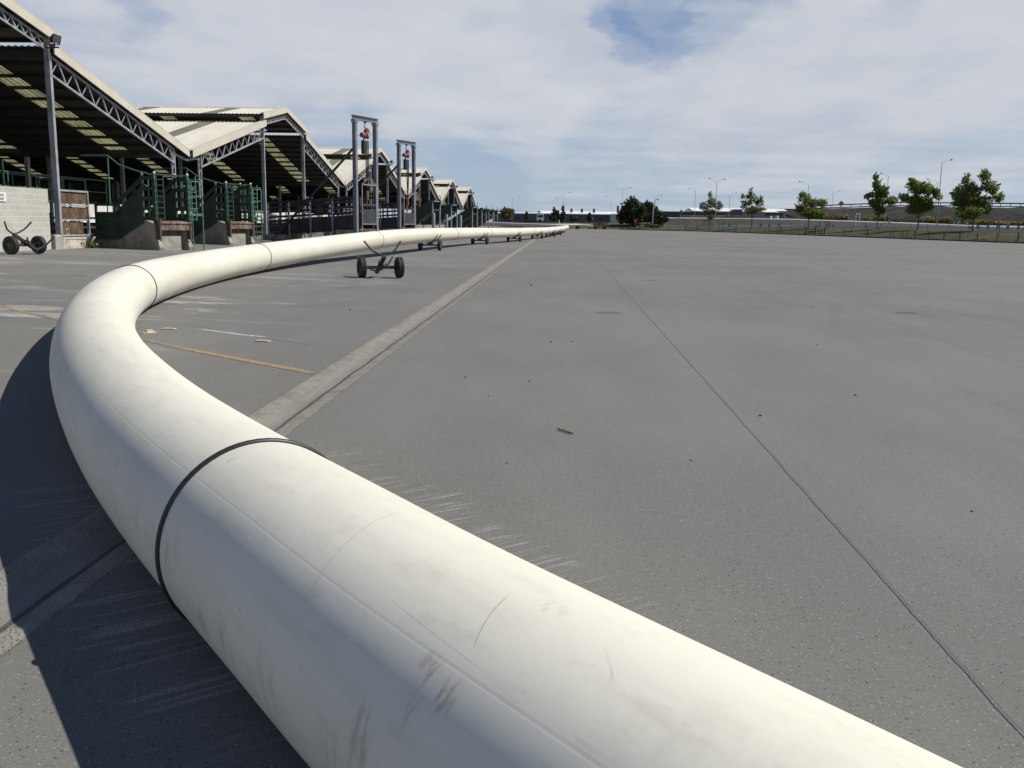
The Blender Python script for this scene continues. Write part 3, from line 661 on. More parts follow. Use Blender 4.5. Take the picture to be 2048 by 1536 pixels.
def make_shed(name, label):
    root = empty(name, (SX0, 0, FLOOR), 0, label, 'cattle shed', 'row of saw-tooth cattle sheds')
    def B(mb, nm, mat):
        o = mb.build(nm, mat, root); o.data.transform(Matrix.Translation((-SX0, 0, -FLOOR))); return o
    planes = []
    for s_ in (-1, 1):
        planes.append((s_, (s_*(HALF-.15), Z_V), (s_*LOW_IN, Z_L), 8)); planes.append((s_, (s_*UP_OUT, Z_U), (0, Z_A), 3))
    for s_, pa, pb, npur in planes:
        lower = npur == 8; nm = 'roof_slope' if lower else 'monitor_roof'
        sh, pcs = slope_sheet(pa, pb, SX0, SX1, SKX); B(sh, nm, M_ROOF)
        for q in pcs: B(q, 'rooflight', M_SKYL)
        ln, _ = slope_sheet(pa, pb, SX0, SX1, [(a-.0, b+.0) for a, b in SKX], False, -.05); B(ln, 'shade_underside', M_SHADED)  # added sheet, coloured dark for the shade under the cream roof
        pu = MB(); nn = 10 if lower else 4
        for i in range(nn+1):
            f = (i+.02)/nn if i == 0 else (i-.02)/nn if i == nn else i/nn
            Y = pa[0]+(pb[0]-pa[0])*f; z = pa[1]+(pb[1]-pa[1])*f-.12; pu.bar((SX0-.12, Y, z), (SX1, Y, z), .09, .13)
        B(pu, 'purlins', M_PURL)
        # verge flashing: face and cap
        fa = MB(); y0, z0 = pa; y1, z1 = pb; dp = .36
        fa.prism([(y0, z0+.09), (y1, z1+.09), (y1, z1-dp+.09), (y0, z0-dp+.09)], 'x', SX0, SX0+.045)
        fa.prism([(y0, z0+.10), (y1, z1+.10), (y1, z1+.07), (y0, z0+.07)], 'x', SX0-.22, SX0+.05)
        B(fa, 'verge_flashing', M_FASC)
        tr = MB()
        a = Vector((SX0-.16, y0, z0-.34)); b_ = Vector((SX0-.16, y1, z1-.34))
        if lower: a = a.lerp(b_, .125); lattice(tr, a, b_, .66, 10, .075, .028)
        else: lattice(tr, a.lerp(b_, .09), b_, .34, 9, .06, .028)
        B(tr, 'verge_truss', M_GALV)
    bk = MB(); bk.prism([(-HALF, 3.1), (HALF, 3.1), (HALF, Z_V-.2), (LOW_IN, Z_L-.2), (LOW_IN, Z_U-.2), (0, Z_A-.2), (-LOW_IN, Z_U-.2), (-LOW_IN, Z_L-.2), (-HALF, Z_V-.2)], 'x', SX1+.05, SX1+.12); B(bk, 'back_wall', M_SHADED)
    # ridge cap, posts under the monitor, lattice columns by the valleys
    rc = MB(); rc.prism([(-.35, Z_A-.02), (0, Z_A+.10), (.35, Z_A-.02), (0, Z_A+.06)], 'x', SX0+.05, SX1); B(rc, 'ridge_cap', M_FASC)
    for s_ in (-1, 1):
        po = MB(); po.box((SX0-.34, s_*LOW_IN-.08, FLOOR), (SX0-.14, s_*LOW_IN+.08, Z_U-.05)); B(po, 'post', M_GALV)
        Y = s_*(HALF-1.62); co = MB()
        for dy in (-.17, .17): co.bar((SX0-.22, Y+dy, FLOOR), (SX0-.22, Y+dy, Z_V-.05), .075)
        for i in range(14):
            z = FLOOR+(Z_V-FLOOR-.1)*i/14; z2 = FLOOR+(Z_V-FLOOR-.1)*(i+1)/14
            co.bar((SX0-.22, Y-.17 if i % 2 else Y+.17, z), (SX0-.22, Y+.17 if i % 2 else Y-.17, z2), .03)
        co.bar((SX0-.22, Y+s_*.17, Z_V-.22), (SX0-.22, s_*(HALF+.1), Z_V-.42), .09)
        B(co, 'lattice_column', M_GALV)
        for xq in (-28, -38, -49.7):
            for yy in (LOW_IN, HALF-1.6):
                ip = MB(); ip.box((xq-.1, s_*yy-.1, FLOOR), (xq+.1, s_*yy+.1, Z_L-.1 if yy == LOW_IN else Z_V-.25)); B(ip, 'inner_post', M_GALV)
        vg = MB(); vg.prism([(s_*HALF, Z_V-.16), (s_*(HALF-.3), Z_V+.03), (s_*(HALF-.3), Z_V-.2), (s_*HALF, Z_V-.34)], 'x', SX0+.04, SX1); B(vg, 'valley_gutter', M_SHADED)
    return root
SHL = ['nearest cattle shed at the left edge, only one roof slope in view', 'cattle shed with cream roof behind the green loading ramps, second in the row', 'cattle shed rising behind the nearer chain hoist gantry, third in the row',
       'cattle shed rising behind the farther chain hoist gantry, fourth in the row', 'small far cattle shed, last but one in the saw-tooth row', 'smallest farthest cattle shed at the end of the saw-tooth row']
shed0 = make_shed('cattle_shed', SHL[0])
for i, (Y, lb) in enumerate(zip(APEX, SHL)):
    o = shed0 if i == 0 else copy_tree(shed0)
    o.location = (SX0, Y, FLOOR); o['label'] = lb

# ================================================================== YARD FURNITURE BY THE SHEDS
def block_mat():
    mt, t, b = new_mat('concrete_blockwork'); o = t.obj(); ox, oy, oz = t.sep(o)
    br = t.add('ShaderNodeTexBrick'); t.set(br.inputs['Vector'], t.comb(oy, t.math('ADD', oz, 0.0), 0))
    br.inputs['Scale'].default_value = 1; br.inputs['Brick Width'].default_value = .40; br.inputs['Row Height'].default_value = .20; br.inputs['Mortar Size'].default_value = .010; br.inputs['Mortar Smooth'].default_value = .4
    br.inputs['Color1'].default_value = (.46, .455, .405, 1); br.inputs['Color2'].default_value = (.41, .405, .36, 1); br.inputs['Mortar'].default_value = (.62, .615, .56, 1)
    n = t.noise(o, 1.2, 7, .7); c = t.mix(t.math('MULTIPLY', t.rng(n, .42, .7), .4), br.outputs[0], (.56, .56, .51))
    c = t.mix(t.math('MULTIPLY', t.rng(t.noise(t.scale(o, (2, 2, .3)), 2, 6, .7), .58, .75), .35), c, (.22, .20, .16))
    t.set(b.inputs['Base Color'], c); b.inputs['Roughness'].default_value = .9
    t.set(b.inputs['Normal'], t.bump(br.outputs[1], .3, -.01)); return mt
M_BLOCK = block_mat()
M_CONC = plain('weathered_concrete', (.34, .32, .275), .92, .25, 1.6, dirt=(.15, .135, .11), dirt_amt=.6, dscale=1.2, bump=.3)
M_WASH = plain('flaking_whitewash', (.55, .52, .42), .9, .15, 2, dirt=(.25, .19, .12), dirt_amt=.75, dscale=2.6)
M_GREEN = plain('green_painted_timber', (.022, .058, .040), .6, .35, 2.2, dirt=(.07, .06, .045), dirt_amt=.5, dscale=1.5)
M_GREENP = plain('pale_green_painted_steel', (.085, .21, .15), .5, .3, 3, dirt=(.09, .08, .06), dirt_amt=.5, dscale=4)
M_BOARD = plain('weathered_ramp_boards', (.048, .062, .044), .9, .35, 2, dirt=(.03, .05, .04), dirt_amt=.5, dscale=1.2)
M_BLACKT = plain('dark_grey_timber', (.042, .044, .05), .75, .35, 1.8, dirt=(.085, .08, .075), dirt_amt=.4, dscale=1.3)
M_RUST = plain('rusty_steel', (.17, .11, .08), .85, .45, 4, dirt=(.33, .31, .30), dirt_amt=.95, dscale=2.2); M_RUSTD = plain('dark_rusty_steel', (.085, .058, .045), .85, .4, 5, dirt=(.18, .13, .10), dirt_amt=.6, dscale=4)
M_RUSTP = plain('rusted_sheet', (.105, .058, .032), .9, .5, 3, dirt=(.19, .16, .07), dirt_amt=.6, dscale=2.2)
M_WHITE = plain('white_paint', (.78, .78, .75), .5, .06, 2); M_YPOST = plain('pale_yellow_paint', (.55, .50, .25), .6, .2, 3)
M_RED = plain('faded_orange_red_enamel', (.24, .09, .062), .45, .3, 4, dirt=(.2, .06, .04), dirt_amt=.4, dscale=6)
M_BLACK = plain('black_rubber', (.015, .015, .016), .7, .3, 4); M_DKST = plain('dark_steel', (.045, .045, .055), .55, .25, 3)
M_BLUEST = plain('blue_grey_steel', (.25, .26, .295), .5, .2, 2, metal=.1, dirt=(.12, .11, .12), dirt_amt=.4)
def mat_text(): return plain('sign_lettering', (.10, .10, .10), .6, .05)

# block wall + its notice
bw = empty('block_wall', (-18.75, 28.5, .38), 0, 'pale grey concrete block wall under the nearest shed roof', 'wall')
mb = MB(); mb.box((-.20, -6, 0), (0, 5.35, 2.2)); mb.build('wall', M_BLOCK, bw)
def text_mesh(body, size, mat, parent, loc, rot, extrude=.002):
    cu = bpy.data.curves.new('lettering', 'FONT'); cu.body = body; cu.size = size; cu.align_x = 'CENTER'; cu.align_y = 'CENTER'; cu.extrude = extrude
    ob = bpy.data.objects.new('lettering', cu); COL.objects.link(ob); dg = bpy.context.evaluated_depsgraph_get(); me = bpy.data.meshes.new_from_object(ob.evaluated_get(dg))
    bpy.data.objects.remove(ob); me.materials.clear(); me.materials.append(mat)
    o = bpy.data.objects.new('lettering', me); COL.objects.link(o); o.parent = parent; o.location = loc; o.rotation_euler = rot; return o
M_TXT = mat_text()
sg = empty('notice_board', (-18.735, 30.66, 2.22), 0, 'small white no smoking notice fixed to the block wall', 'sign')
MB().box((0, -.50, -.145), (.02, .50, .145)).build('panel', M_WHITE, sg)
text_mesh('NO SMOKING', .12, M_TXT, sg, (.024, 0, .062), (PI/2, 0, PI/2)); text_mesh('FIRE HAZARD', .12, M_TXT, sg, (.024, 0, -.062), (PI/2, 0, PI/2))

# sill wall, plinth and rusty gate beside the corner post
pl = tag(MB().box((-19.08, 33.92, .36), (-18.62, 34.44, .86)).prism([(-19.08, .86), (-18.62, .86), (-18.68, .93), (-19.02, .93)], 'y', 33.95, 34.41).build('post_plinth', M_CONC), 'short dark concrete plinth under the corner post of the nearest shed', 'plinth')
sw = tag(MB().box((-18.98, 34.45, .36), (-18.72, 37.1, .74)).box((-19.0, 34.45, .74), (-18.70, 37.1, .82)).build('sill_wall', M_WASH), 'low flaking whitewashed sill wall below the rusty gate', 'low wall')
gt = empty('steel_gate', (-18.8, 34.5, .86), 0, 'galvanised gate with three rusty sheet panels beside the block wall', 'gate')
fr_ = MB()
for z in (.03, .62, 1.17, 1.72): fr_.box((-.03, .0, z-.035), (.03, 2.38, z+.035))
for y in (0.04, 2.34): fr_.box((-.033, y-.035, 0), (.033, y+.035, 1.76))
fr_.build('gate_frame', M_GALV, gt)
for z0, z1, y1 in ((.09, .56, 1.92), (.68, 1.11, 2.28), (1.23, 1.66, 2.28)): MB().box((-.045, .10, z0), (-.02, y1, z1)).build('rusty_panel', M_RUSTP, gt)
MB().tube([(.0, .66+.09*math.cos(a), .17+.12*math.sin(a)) for a in lin(0, 2*PI, 14)], .013, 6).build('pull_ring', M_WASH, gt)
mb = MB()
for i in range(240):
    a = rnd.random()**1.5; y = 36.2+rnd.gauss(0, .28); x = -18.55+abs(rnd.gauss(0, .12)); z = gz(x, y)+abs(rnd.gauss(0, .12)); r = rnd.uniform(.03, .07); n_ = Vector((rnd.uniform(-1, 1), rnd.uniform(-1, 1), rnd.uniform(.2, 1))).normalized(); u_ = n_.orthogonal().normalized()*r; w_ = n_.cross(u_)
    c_ = Vector((x, y, z)); mb.add([c_-u_, c_+w_*.6, c_+u_, c_-w_*.6], [(0, 1, 2, 3)])
M_WEED = plain('weed_leaves', (.10, .14, .03), .8, .5, 6, dirt=(.22, .15, .06), dirt_amt=.6, dscale=3)
tag(mb.build('weed_clump', M_WEED, fix=False), 'low green and brown weeds at the foot of the whitewashed sill wall', 'weeds')

# floodlight on the corner post
fl = empty('floodlight', (-18.55, 34.38, 7.62), 0, 'black floodlight on the top of the nearest shed post', 'floodlight')
MB().bar((-.15, -.1, 0), (.35, -.1, .02), .05).bar((.2, -.1, 0), (.2, -.1, .2), .035).bar((.05, -.02, .13), (.35, -.02, .13), .03).build('bracket', M_DKST, fl)
Mh = Matrix.Translation((.2, 0, .32)) @ Matrix.Scale(.62, 4) @ Matrix.Rotation(math.radians(-35), 4, 'Z') @ Matrix.Rotation(math.radians(-12), 4, 'X')
hb = MB(); hb.prism([(-.10, -.17), (.15, -.24), (.15, .24), (-.10, .17), (-.17, .09), (-.17, -.09)], 'y', -.24, .24); hb.build('housing', M_BLACK, fl).data.transform(Mh)
MB().box((.152, -.21, -.20), (.16, .21, .20)).build('lens', M_DKST, fl).data.transform(Mh)
for k in (2, 3, 4, 5):
    f2 = copy_tree(fl); Y = APEX[k]+LOW_IN; f2.location = (-18.55, Y+.1, 7.75)
    f2['label'] = {2: 'floodlight on the monitor eave of the third shed in the row', 3: 'floodlight on the roof edge of the shed behind the farther gantry', 4: 'floodlight on the last but one shed of the row', 5: 'floodlight on the farthest shed of the row'}[k]; f2['group'] = 'floodlights on the shed posts'
fl['group'] = 'floodlights on the shed posts'

# --- concrete loading ramps with green timber sides
TH = math.radians(-25)
def plank_panel(mb, poly_top, poly_bot, v0, v1, n, gap=.012):
    """boards filling the area between two polylines (u,z) of the same length"""
    for i in range(n):
        f0, f1 = i/n, (i+1)/n
        for k in range(len(poly_top)-1):
            def pt(k_, f): a = Vector(poly_bot[k_]); b = Vector(poly_top[k_]); return a+(b-a)*f
            a, b, c_, d_ = pt(k, f0), pt(k+1, f0), pt(k+1, f1), pt(k, f1)
            g0 = Vector((0, gap)); off = .004*(i % 2)
            mb.prism([tuple(a+g0), tuple(b+g0), tuple(c_), tuple(d_)], 'y', v0-off, v1-off)
def dock_ramp(label, wd=1.75):
    r = empty('loading_ramp', (0, 0, 0), TH, label, 'loading ramp', 'concrete loading ramps with green sides')
    c = MB()
    side = [(-3.6, -.1), (-.02, -.1), (.04, .12), (-.06, .30), (-.20, .42), (-.20, 1.02), (-.55, 1.16), (-.75, 1.18), (-2.35, .62), (-3.6, .55)]
    c.prism(side, 'y', 0, .22); c.prism(side, 'y', wd-.22, wd)
    c.box((-3.6, .22, .50), (-2.3, wd-.22, .58)); c.prism([(-2.3, .5), (-.3, 1.02), (-.3, 1.10), (-2.3, .58)], 'y', .22, wd-.22)
    c.box((-1.0, .22, -.1), (-.62, wd-.22, 1.0)); c.box((-.62, .22, -.1), (-.10, wd-.52, .56))
    c.build('concrete_base', M_CONC, r)
    e = MB(); e.box((-.26, .12, .80), (.02, wd-.10, 1.06)); e.prism([(-.34, 1.062), (.06, 1.062), (.06, 1.12), (-.34, 1.17)], 'y', .10, wd-.08); e.build('rusty_end_beam', M_RUST, r)
    for v in (.03, wd-.15): MB().box((-.16, v, .42), (.05, v+.09, 1.26)).build('buffer_post', M_RUSTD, r)
    for v, nm in ((0, 'timber_side'), (wd-.06, 'timber_side')):
        s = MB(); bt = [(-3.6, .42), (-2.35, .42), (-.78, 1.14)]; tp = [(-3.6, 1.42), (-2.35, 1.42), (-.78, 2.42)]
        plank_panel(s, tp, bt, v-.04, v+.01, 5); s.build(nm, M_BOARD, r)
        f = MB()
        f.prism([(-3.6, 1.42), (-2.35, 1.42), (-2.35, 1.50), (-3.6, 1.50)], 'y', v-.055, v+.025)
        f.prism([(-3.6, 1.74), (-2.32, 1.74), (-2.38, 1.88), (-3.6, 1.88)], 'y', v-.055, v+.025)
        f.prism([(-2.35, 1.74), (-.78, 2.74), (-.78, 2.92), (-2.38, 1.88)], 'y', v-.055, v+.025)
        f.prism([(-2.35, 1.42), (-.78, 2.42), (-.78, 2.56), (-2.35, 1.52)], 'y', v-.055, v+.025)
        f.prism([(-2.35, .38), (-.78, 1.08), (-.78, 1.2), (-2.35, .5)], 'y', v-.06, v+.025); f.prism([(-3.6, .38), (-2.35, .38), (-2.35, .5), (-3.6, .5)], 'y', v-.06, v+.025)
        for u in (-3.56, -2.36, -.78, -.12): f.box((u-.05, v-.07, .4 if u < -2 else 1.10), (u+.05, v-.005, 1.9 if u < -2 else 2.95))
        for z in (1.20, 1.58, 1.98, 2.36, 2.78): f.box((-.78, v-.05, z), (-.12, v-.01, z+.14))
        f.build('side_frame', M_GREEN, r)
        p = MB()
        for u in (-.80, -.10): p.bar((u, v, 1.1), (u, v, 3.02), .07)
        p.bar((-.45, v, 1.3), (-.45, v, 2.8), .035)
        p.build('gate_posts', M_GREENP, r)
        k = MB()
        for u in (-.80, -.10): k.tube([(u, v, 3.02), (u, v, 3.06), (u, v, 3.10)], [.05, .055, .02], 8)
        k.build('post_caps', M_WHITE, r)
        l = MB(); y2 = v+.10 if v < .5 else v-.02
        l.bar((.0, v+.0, 1.0), (.0, v+.0, 2.9), .04); l.bar((.0, v+.34, 1.2), (.0, v+.34, 3.0), .04)
        for i in range(8): l.bar((0, v, 1.25+.22*i), (0, v+.34, 1.25+.22*i), .028)
        l.build('ladder', M_GREENP if v > .5 else M_GREEN, r)
    MB().bar((-.45, 0, 3.0), (-.45, wd, 3.0), .05).bar((-.1, 0, 3.0), (-.1, wd, 3.0), .04).build('head_rail', M_DKST, r)
    # working platform with ladder on the far side
    q = MB(); v0, v1 = wd+.12, wd+.95
    q.box((-1.2, v0, 1.42), (-.35, v1, 1.47)); q.bar((-.36, v0, 1.44), (-.36, v1, 1.44), .03, .10); q.build('platform', M_GREENP, r)
    q = MB()
    for v in (v0+.25, v1):
        q.tube([(-.35, v, -.1), (-.35, v, 2.75), (-.40, v, 2.86), (-.5, v, 2.9)] if v == v1 else [(-.35, v, -.1), (-.35, v, 2.8)], .028, 8)
    q.tube([(-.35, v0+.25, 2.8), (-.35, v1, 2.8)], .025, 8); q.tube([(-.35, v0+.25, 2.2), (-.35, v1, 2.2)], .022, 8)
    q.tube([(-.5, v1, 2.9), (-1.2, v1, 2.9), (-3.3, v1+.1, 1.9)], .028, 8); q.tube([(-1.2, v1, -.1), (-1.2, v1, 2.9)], .028, 8)
    for i in range(5): q.tube([(-.35, v0-.05, .12+.26*i), (-.35, v0+.25, .12+.26*i)], .018, 6)
    q.tube([(-.35, v0-.05, -.1), (-.35, v0-.05, 1.45)], .02, 8)
    q.build('guard_rail', M_GREENP, r)
    q = MB(); q.tube([(-.45, 0, 3.02), (-.9, -.05, 3.1), (-1.9, -.1, 3.35), (-2.6, -.1, 3.75), (-4.2, -.1, 3.78)], .028, 8); q.tube([(-2.6, -.1, 1.8), (-2.6, -.1, 3.75)], .03, 8); q.build('handrail', M_GREENP, r)
    return r
r1 = dock_ramp('nearest concrete loading ramp, green board sides, right beside the rusty gate'); r1.location = (-15.9, 36.7, gz(-15.9, 36.7))
r2 = copy_tree(r1); r2.location = (-16.2, 45.6, gz(-16.2, 45.6)); r2['label'] = 'second concrete loading ramp with green sides, stained darker, next to the timber race'

# --- dark timber loading race with a hoist gantry over its end
def timber_race(label, L=6.9, wd=1.85):
    r = empty('timber_race', (0, 0, 0), TH, label, 'loading ramp', 'dark timber loading races')
    for v in (0, wd):
        s = MB(); plank_panel(s, [(-L, 1.36), (0, 1.78)], [(-L, .62), (0, .98)], v-.03, v+.02, 4)
        for z0 in ((1.56, 1.86, 2.16, 2.44) if v == 0 else (2.44,)): s.prism([(-L, z0-.08), (0, z0+.30), (0, z0+.43), (-L, z0+.05)], 'y', v-.03, v+.02)
        s.build('timber_side', M_BLACKT, r)
        for i in range(5):
            u = -L+.1+i*(L-.2)/4; MB().box((u-.04, v-.08, .2+.08*i), (u+.04, v-.032, 2.42+.36*(u+L)/L)).build('side_post', M_GALV, r)
    MB().prism([(-L, .52), (0, .9), (0, 1.0), (-L, .62)], 'y', .03, wd-.03).build('ramp_deck', M_BLACKT, r)
    c = MB(); c.box((-1.5, -.12, -.3), (-.05, wd+.12, .88)); c.box((-L-.2, -.3, -.3), (-L+1.3, wd, .5)); c.box((-L+1.3, .1, -.3), (-1.5, .3, .3)); c.build('concrete_pier', M_CONC, r)
    e = MB(); e.box((-.05, -.1, .62), (.05, wd+.1, .9)); e.box((-.3, .1, .86), (.12, wd-.1, .93)); e.build('rusty_end_beam', M_RUST, r)
    p = MB(); p.box((-.02, .40, .5), (.07, .50, 2.75)); p.build('yellow_post', M_YPOST, r)
    p = MB(); p.box((-.06, .18, .3), (.04, .36, 2.8)); p.build('dark_post', M_BLACKT, r)
    p = MB(); p.tube([(-L+.6, -.35, .25), (-L+2.4, -.32, .18), (-2.2, -.35, .1)], .04, 8); p.build('drain_pipe', M_GALV, r)
    return r
def gantry(label, wd=1.85):
    g_ = empty('hoist_gantry', (0, 0, 0), TH, label, 'gantry', 'steel hoist gantries')
    H = 7.25
    for v in (-.1, wd+.05):
        lb = MB(); lb.box((-.13, v-.012, -.3), (.13, v+.012, H-.25))
        lb.box((-.13, v-.085, -.3), (-.105, v+.085, H-.25)); lb.box((.105, v-.085, -.3), (.13, v+.085, H-.25)); lb.box((-.16, v-.13, H-.42), (.16, v+.13, H-.25)); lb.build('leg', M_BLUEST, g_)
    cb = MB(); cb.box((-.012, -.35, H-.25), (.012, wd+.3, H)); cb.box((-.11, -.35, H-.022), (.11, wd+.3, H)); cb.box((-.11, -.35, H-.25), (.11, wd+.3, H-.228)); cb.build('cross_beam', M_BLUEST, g_)
    MB().bar((-.1, -.1, 5.4), (-6.1, -.25, .15), .11, .11).build('brace', M_DKST, g_)
    return g_, H
def hoist(label, H, wd=1.85):
    K_ = .84
    h = empty('chain_hoist', (0, 0, 0), TH, label, 'chain hoist', 'orange chain hoists'); v = wd/2-.02; z = H-.25
    k = MB(); k.box((-.07, v-.1, z-.10), (.07, v+.1, z)); k.tube([(0, v, z-.1), (0, v, z-.22)], .03, 8)
    k.tube([(0, v+.0, z-.2), (0, v-.09, z-.26), (0, v-.12, z-.36), (0, v-.06, z-.46), (0, v+.05, z-.47), (0, v+.10, z-.40)], .028, 8); k.build('top_hook', M_DKST, h)
    b = MB(); b.lathe([(0, -.17), (.17, -.16), (.235, -.10), (.24, .10), (.17, .16), (0, .17)], Matrix.Translation((0, v+.16, z-.95)) @ Matrix.Rotation(PI/2, 4, 'Z'), 20)
    b.prism([(v-.06, z-.80), (v+.40, z-.85), (v+.30, z-.58), (v+.17, z-.46), (v+.05, z-.56)], 'x', -.13, .13); b.build('hoist_body', M_RED, h)
    b = MB(); b.lathe([(0, -.24), (.15, -.235), (.175, -.18), (.18, .16), (0, .17)], Matrix.Translation((0, v-.22, z-.95)) @ Matrix.Rotation(PI/2, 4, 'Z'), 16); b.build('motor', M_RED, h)
    b = MB(); b.box((-.012, v-.10, z-.98), (.14, v+.30, z-.96)); b.tube([(.16, v+.16, z-.97), (.255, v+.16, z-.97)], [.13, .12], 12); b.build('rating_plate', plain('pale_plate', (.50, .40, .36), .5, .1), h)
    b = MB(); b.tube([(0, v-.18, z-1.12), (0, v-.18, z-1.3)], .05, 8); b.prism([(v-.34, z-1.32), (v-.06, z-1.32), (v-.05, z-2.15), (v-.10, z-2.25), (v-.29, z-2.25), (v-.34, z-2.15)], 'x', -.11, .11); b.build('chain_bag', M_BLACK, h)
    b = MB()
    for dv in (.10, .20, .30): b.tube([(0, v+dv, z-1.1), (0, v+dv+.015, z-2.4), (0, v+.13+(dv-.2)*.5, z-4.0)], .024, 6)
    b.tube([(0, v-.02, z-1.15), (0, v+.02, z-2.6), (0, v+.10, z-3.9)], .014, 6); b.tube([(0, -.1, z-.75), (0, v-.5, z-.92), (0, v-.32, z-.9)], .012, 6); b.tube([(0, v+.4, z-.85), (0, wd, z-.55)], .012, 6)
    b.build('chains', M_BLACK, h)
    b = MB(); b.box((-.06, v+.05, z-4.55), (.06, v+.22, z-4.0)); b.tube([(0, v+.13, z-4.55), (0, v+.13, z-4.75), (0, v+.05, z-4.85), (0, v+.12, z-4.95)], .035, 8); b.build('bottom_hook', plain('rust_red_block', (.22, .07, .04), .6, .3), h)
    M_ = Matrix.Translation((0, v, z)) @ Matrix.Scale(K_, 4) @ Matrix.Translation((0, -v, -z))
    for q in h.children:
        if not q.name.startswith(('chains', 'bottom_hook')): q.data.transform(M_)
    return h
def lift_gate(label, wd=1.85):
    q = empty('lift_gate', (0, 0, 0), TH, label, 'gate', 'lifting gates under the hoists'); a, b = .28, wd-.12
    f = MB(); f.box((.14, a, 1.0), (.19, a+.06, 3.38)); f.box((.14, b-.06, 1.0), (.19, b, 3.38)); f.box((.14, a, 3.30), (.20, b, 3.38)); f.box((.14, a, 1.0), (.20, b, 1.07))
    f.bar((.17, a+.05, 3.38), (.17, wd/2, 3.72), .03); f.bar((.17, b-.05, 3.38), (.17, wd/2+.08, 3.72), .03); f.build('gate_frame', M_BLUEST, q)
    f = MB(); f.box((.155, a+.09, 1.07), (.185, b-.09, 1.9)); 
    f.box((.155, a+.09, 2.10), (.185, b-.09, 2.22))
    f.build('gate_boards', M_BLACKT, q); return q
race = timber_race('nearer dark grey timber loading race rising to the first hoist gantry'); race.location = (-11.84, 55, gz(-11.84, 55))
gan, H = gantry('nearer and larger steel goalpost gantry carrying a chain hoist'); ho = hoist('orange chain hoist hanging from the nearer gantry, with a black chain bag', H); lg = lift_gate('dark lifting gate hanging under the nearer gantry')
for o in (gan, ho, lg): o.location = (-11.84, 55, .40)
R2P = (-11.98, 71.0); z2 = gz(*R2P)
race2 = copy_tree(race); race2.location = (*R2P, z2); race2['label'] = 'farther dark timber loading race, under the second hoist gantry'
for o, lb in ((gan, 'farther and smaller steel goalpost gantry carrying a chain hoist'), (ho, 'orange chain hoist hanging from the farther gantry'), (lg, 'dark lifting gate hanging under the farther gantry')):
    c = copy_tree(o); c.location = (*R2P, .40); c['label'] = lb

# --- smaller raised stock ramps further down the row
def far_ramp(label):
    r = empty('stock_ramp', (0, 0, 0), TH, label, 'loading ramp', 'inclined stock ramps at the far end of the row')
    for v in (0, 1.2): 
        s = MB(); s.prism([(-4.2, .3), (0, 2.6), (.15, 3.6), (-.3, 3.6), (-4.4, 1.3)], 'y', v-.03, v+.03); s.build('ramp_side', M_GREEN, r)
    MB().prism([(-4.2, .3), (0, 2.55), (0, 2.68), (-4.2, .42)], 'y', .03, 1.17).build('ramp_deck', M_BLACKT, r)
    p = MB()
    for v in (-.05, 1.25): p.box((-.06, v-.05, 0), (.05, v+.05, 3.5))
    p.box((-.04, -.1, 3.4), (.04, 1.3, 3.5)); p.tube([(0, 1.25, 3.4), (0, 1.35, 3.85), (0, 1.2, 4.0)], .05, 8); p.build('end_frame', M_GALV, r); return r
fr0 = None
for (x, Y, lb) in ((866, 92, 'green inclined stock ramp, nearest of those past the gantries'), (903, 112, 'green inclined stock ramp, second past the gantries'), (945, 128, 'green inclined stock ramp, third past the gantries, tall side boards'),
                   (964, 143, 'green inclined stock ramp, fourth past the gantries'), (978, 158, 'green inclined stock ramp, fifth past the gantries'), (988, 170, 'green inclined stock ramp farthest down the row')):
    o = far_ramp(lb) if fr0 is None else copy_tree(fr0); fr0 = fr0 or o
    P = at(x, 450, Y); o.location = (P.x, Y, gz(P.x, Y)); o['label'] = lb
b0 = None
for x, Y, lb in ((893, 96, 'thick grey round bollard post left of the second stock ramp'), (921, 103, 'thick grey round bollard post right of the second stock ramp'), (867, 88, 'thick grey round bollard post nearest to the gantries')):
    P = at(x, 450, Y)
    if b0 is None: b0 = MB().tube([(0, 0, 0), (0, 0, 2.15), (0, 0, 2.25)], [.16, .16, .10], 14).build('bollard_post', M_BLUEST); o = b0
    else: o = copy_tree(b0)
    tag(o, lb, 'bollard', 'round bollard posts by the stock ramps'); o.location = (P.x, Y, gz(P.x, Y))
rw = tag(MB().box((-13.6, 78, .3), (-13.3, 112, 1.25)).box((-13.65, 78, 1.25), (-13.25, 112, 1.33)).build('dock_wall', M_CONC), 'long low stained concrete dock wall past the gantries', 'low wall')

# --- pens, walkways and clutter inside the sheds
def pen_run(name, p0, p1, z0, rails, posts_h, mat, label, group=None, sp=2.2, w=.05):
    a = Vector((*p0, z0)); b = Vector((*p1, z0)); L = (b-a).length; n = max(1, int(L/sp))
    e = empty(name, tuple(a), 0, label, 'fence', group)
    r = MB()
    for z, hh in rails: r.bar((0, 0, z), tuple(b-a+Vector((0, 0, z))), w*.6, hh)
    r.build('rails', mat, e)
    for i in range(n+1):
        q = (b-a)*i/n; MB().box((q.x-w/2, q.y-w/2, 0), (q.x+w/2, q.y+w/2, posts_h)).build('fence_post', mat, e)
    return e
RT = [(.35, .10), (.75, .10), (1.15, .10)]
GRP = 'stock pens inside the sheds'
pen_run('pen_fence', (-20.4, 24), (-20.4, 35.5), .4, [(.4, .5), (1.0, .5), (1.6, .5), (2.05, .3)], 3.2, M_GREEN, 'dark green boarded pen fence directly behind the block wall', GRP, 1.6, .07)
wk = empty('raised_walkway', (-22, 30, 2.2), 0, 'green raised walkway with handrails under the nearest shed', 'walkway')
MB().box((-.5, -8, 0), (.5, 14, .08)).build('deck', M_GREEN, wk)
mb = MB(); 
for x in (-.5, .5):
    for z in (.55, 1.1): mb.tube([(x, -8, z), (x, 14, z)], .025, 6)
    for y in lin(-8, 14, 11): mb.tube([(x, y, -1.8), (x, y, 1.1)], .028, 6)
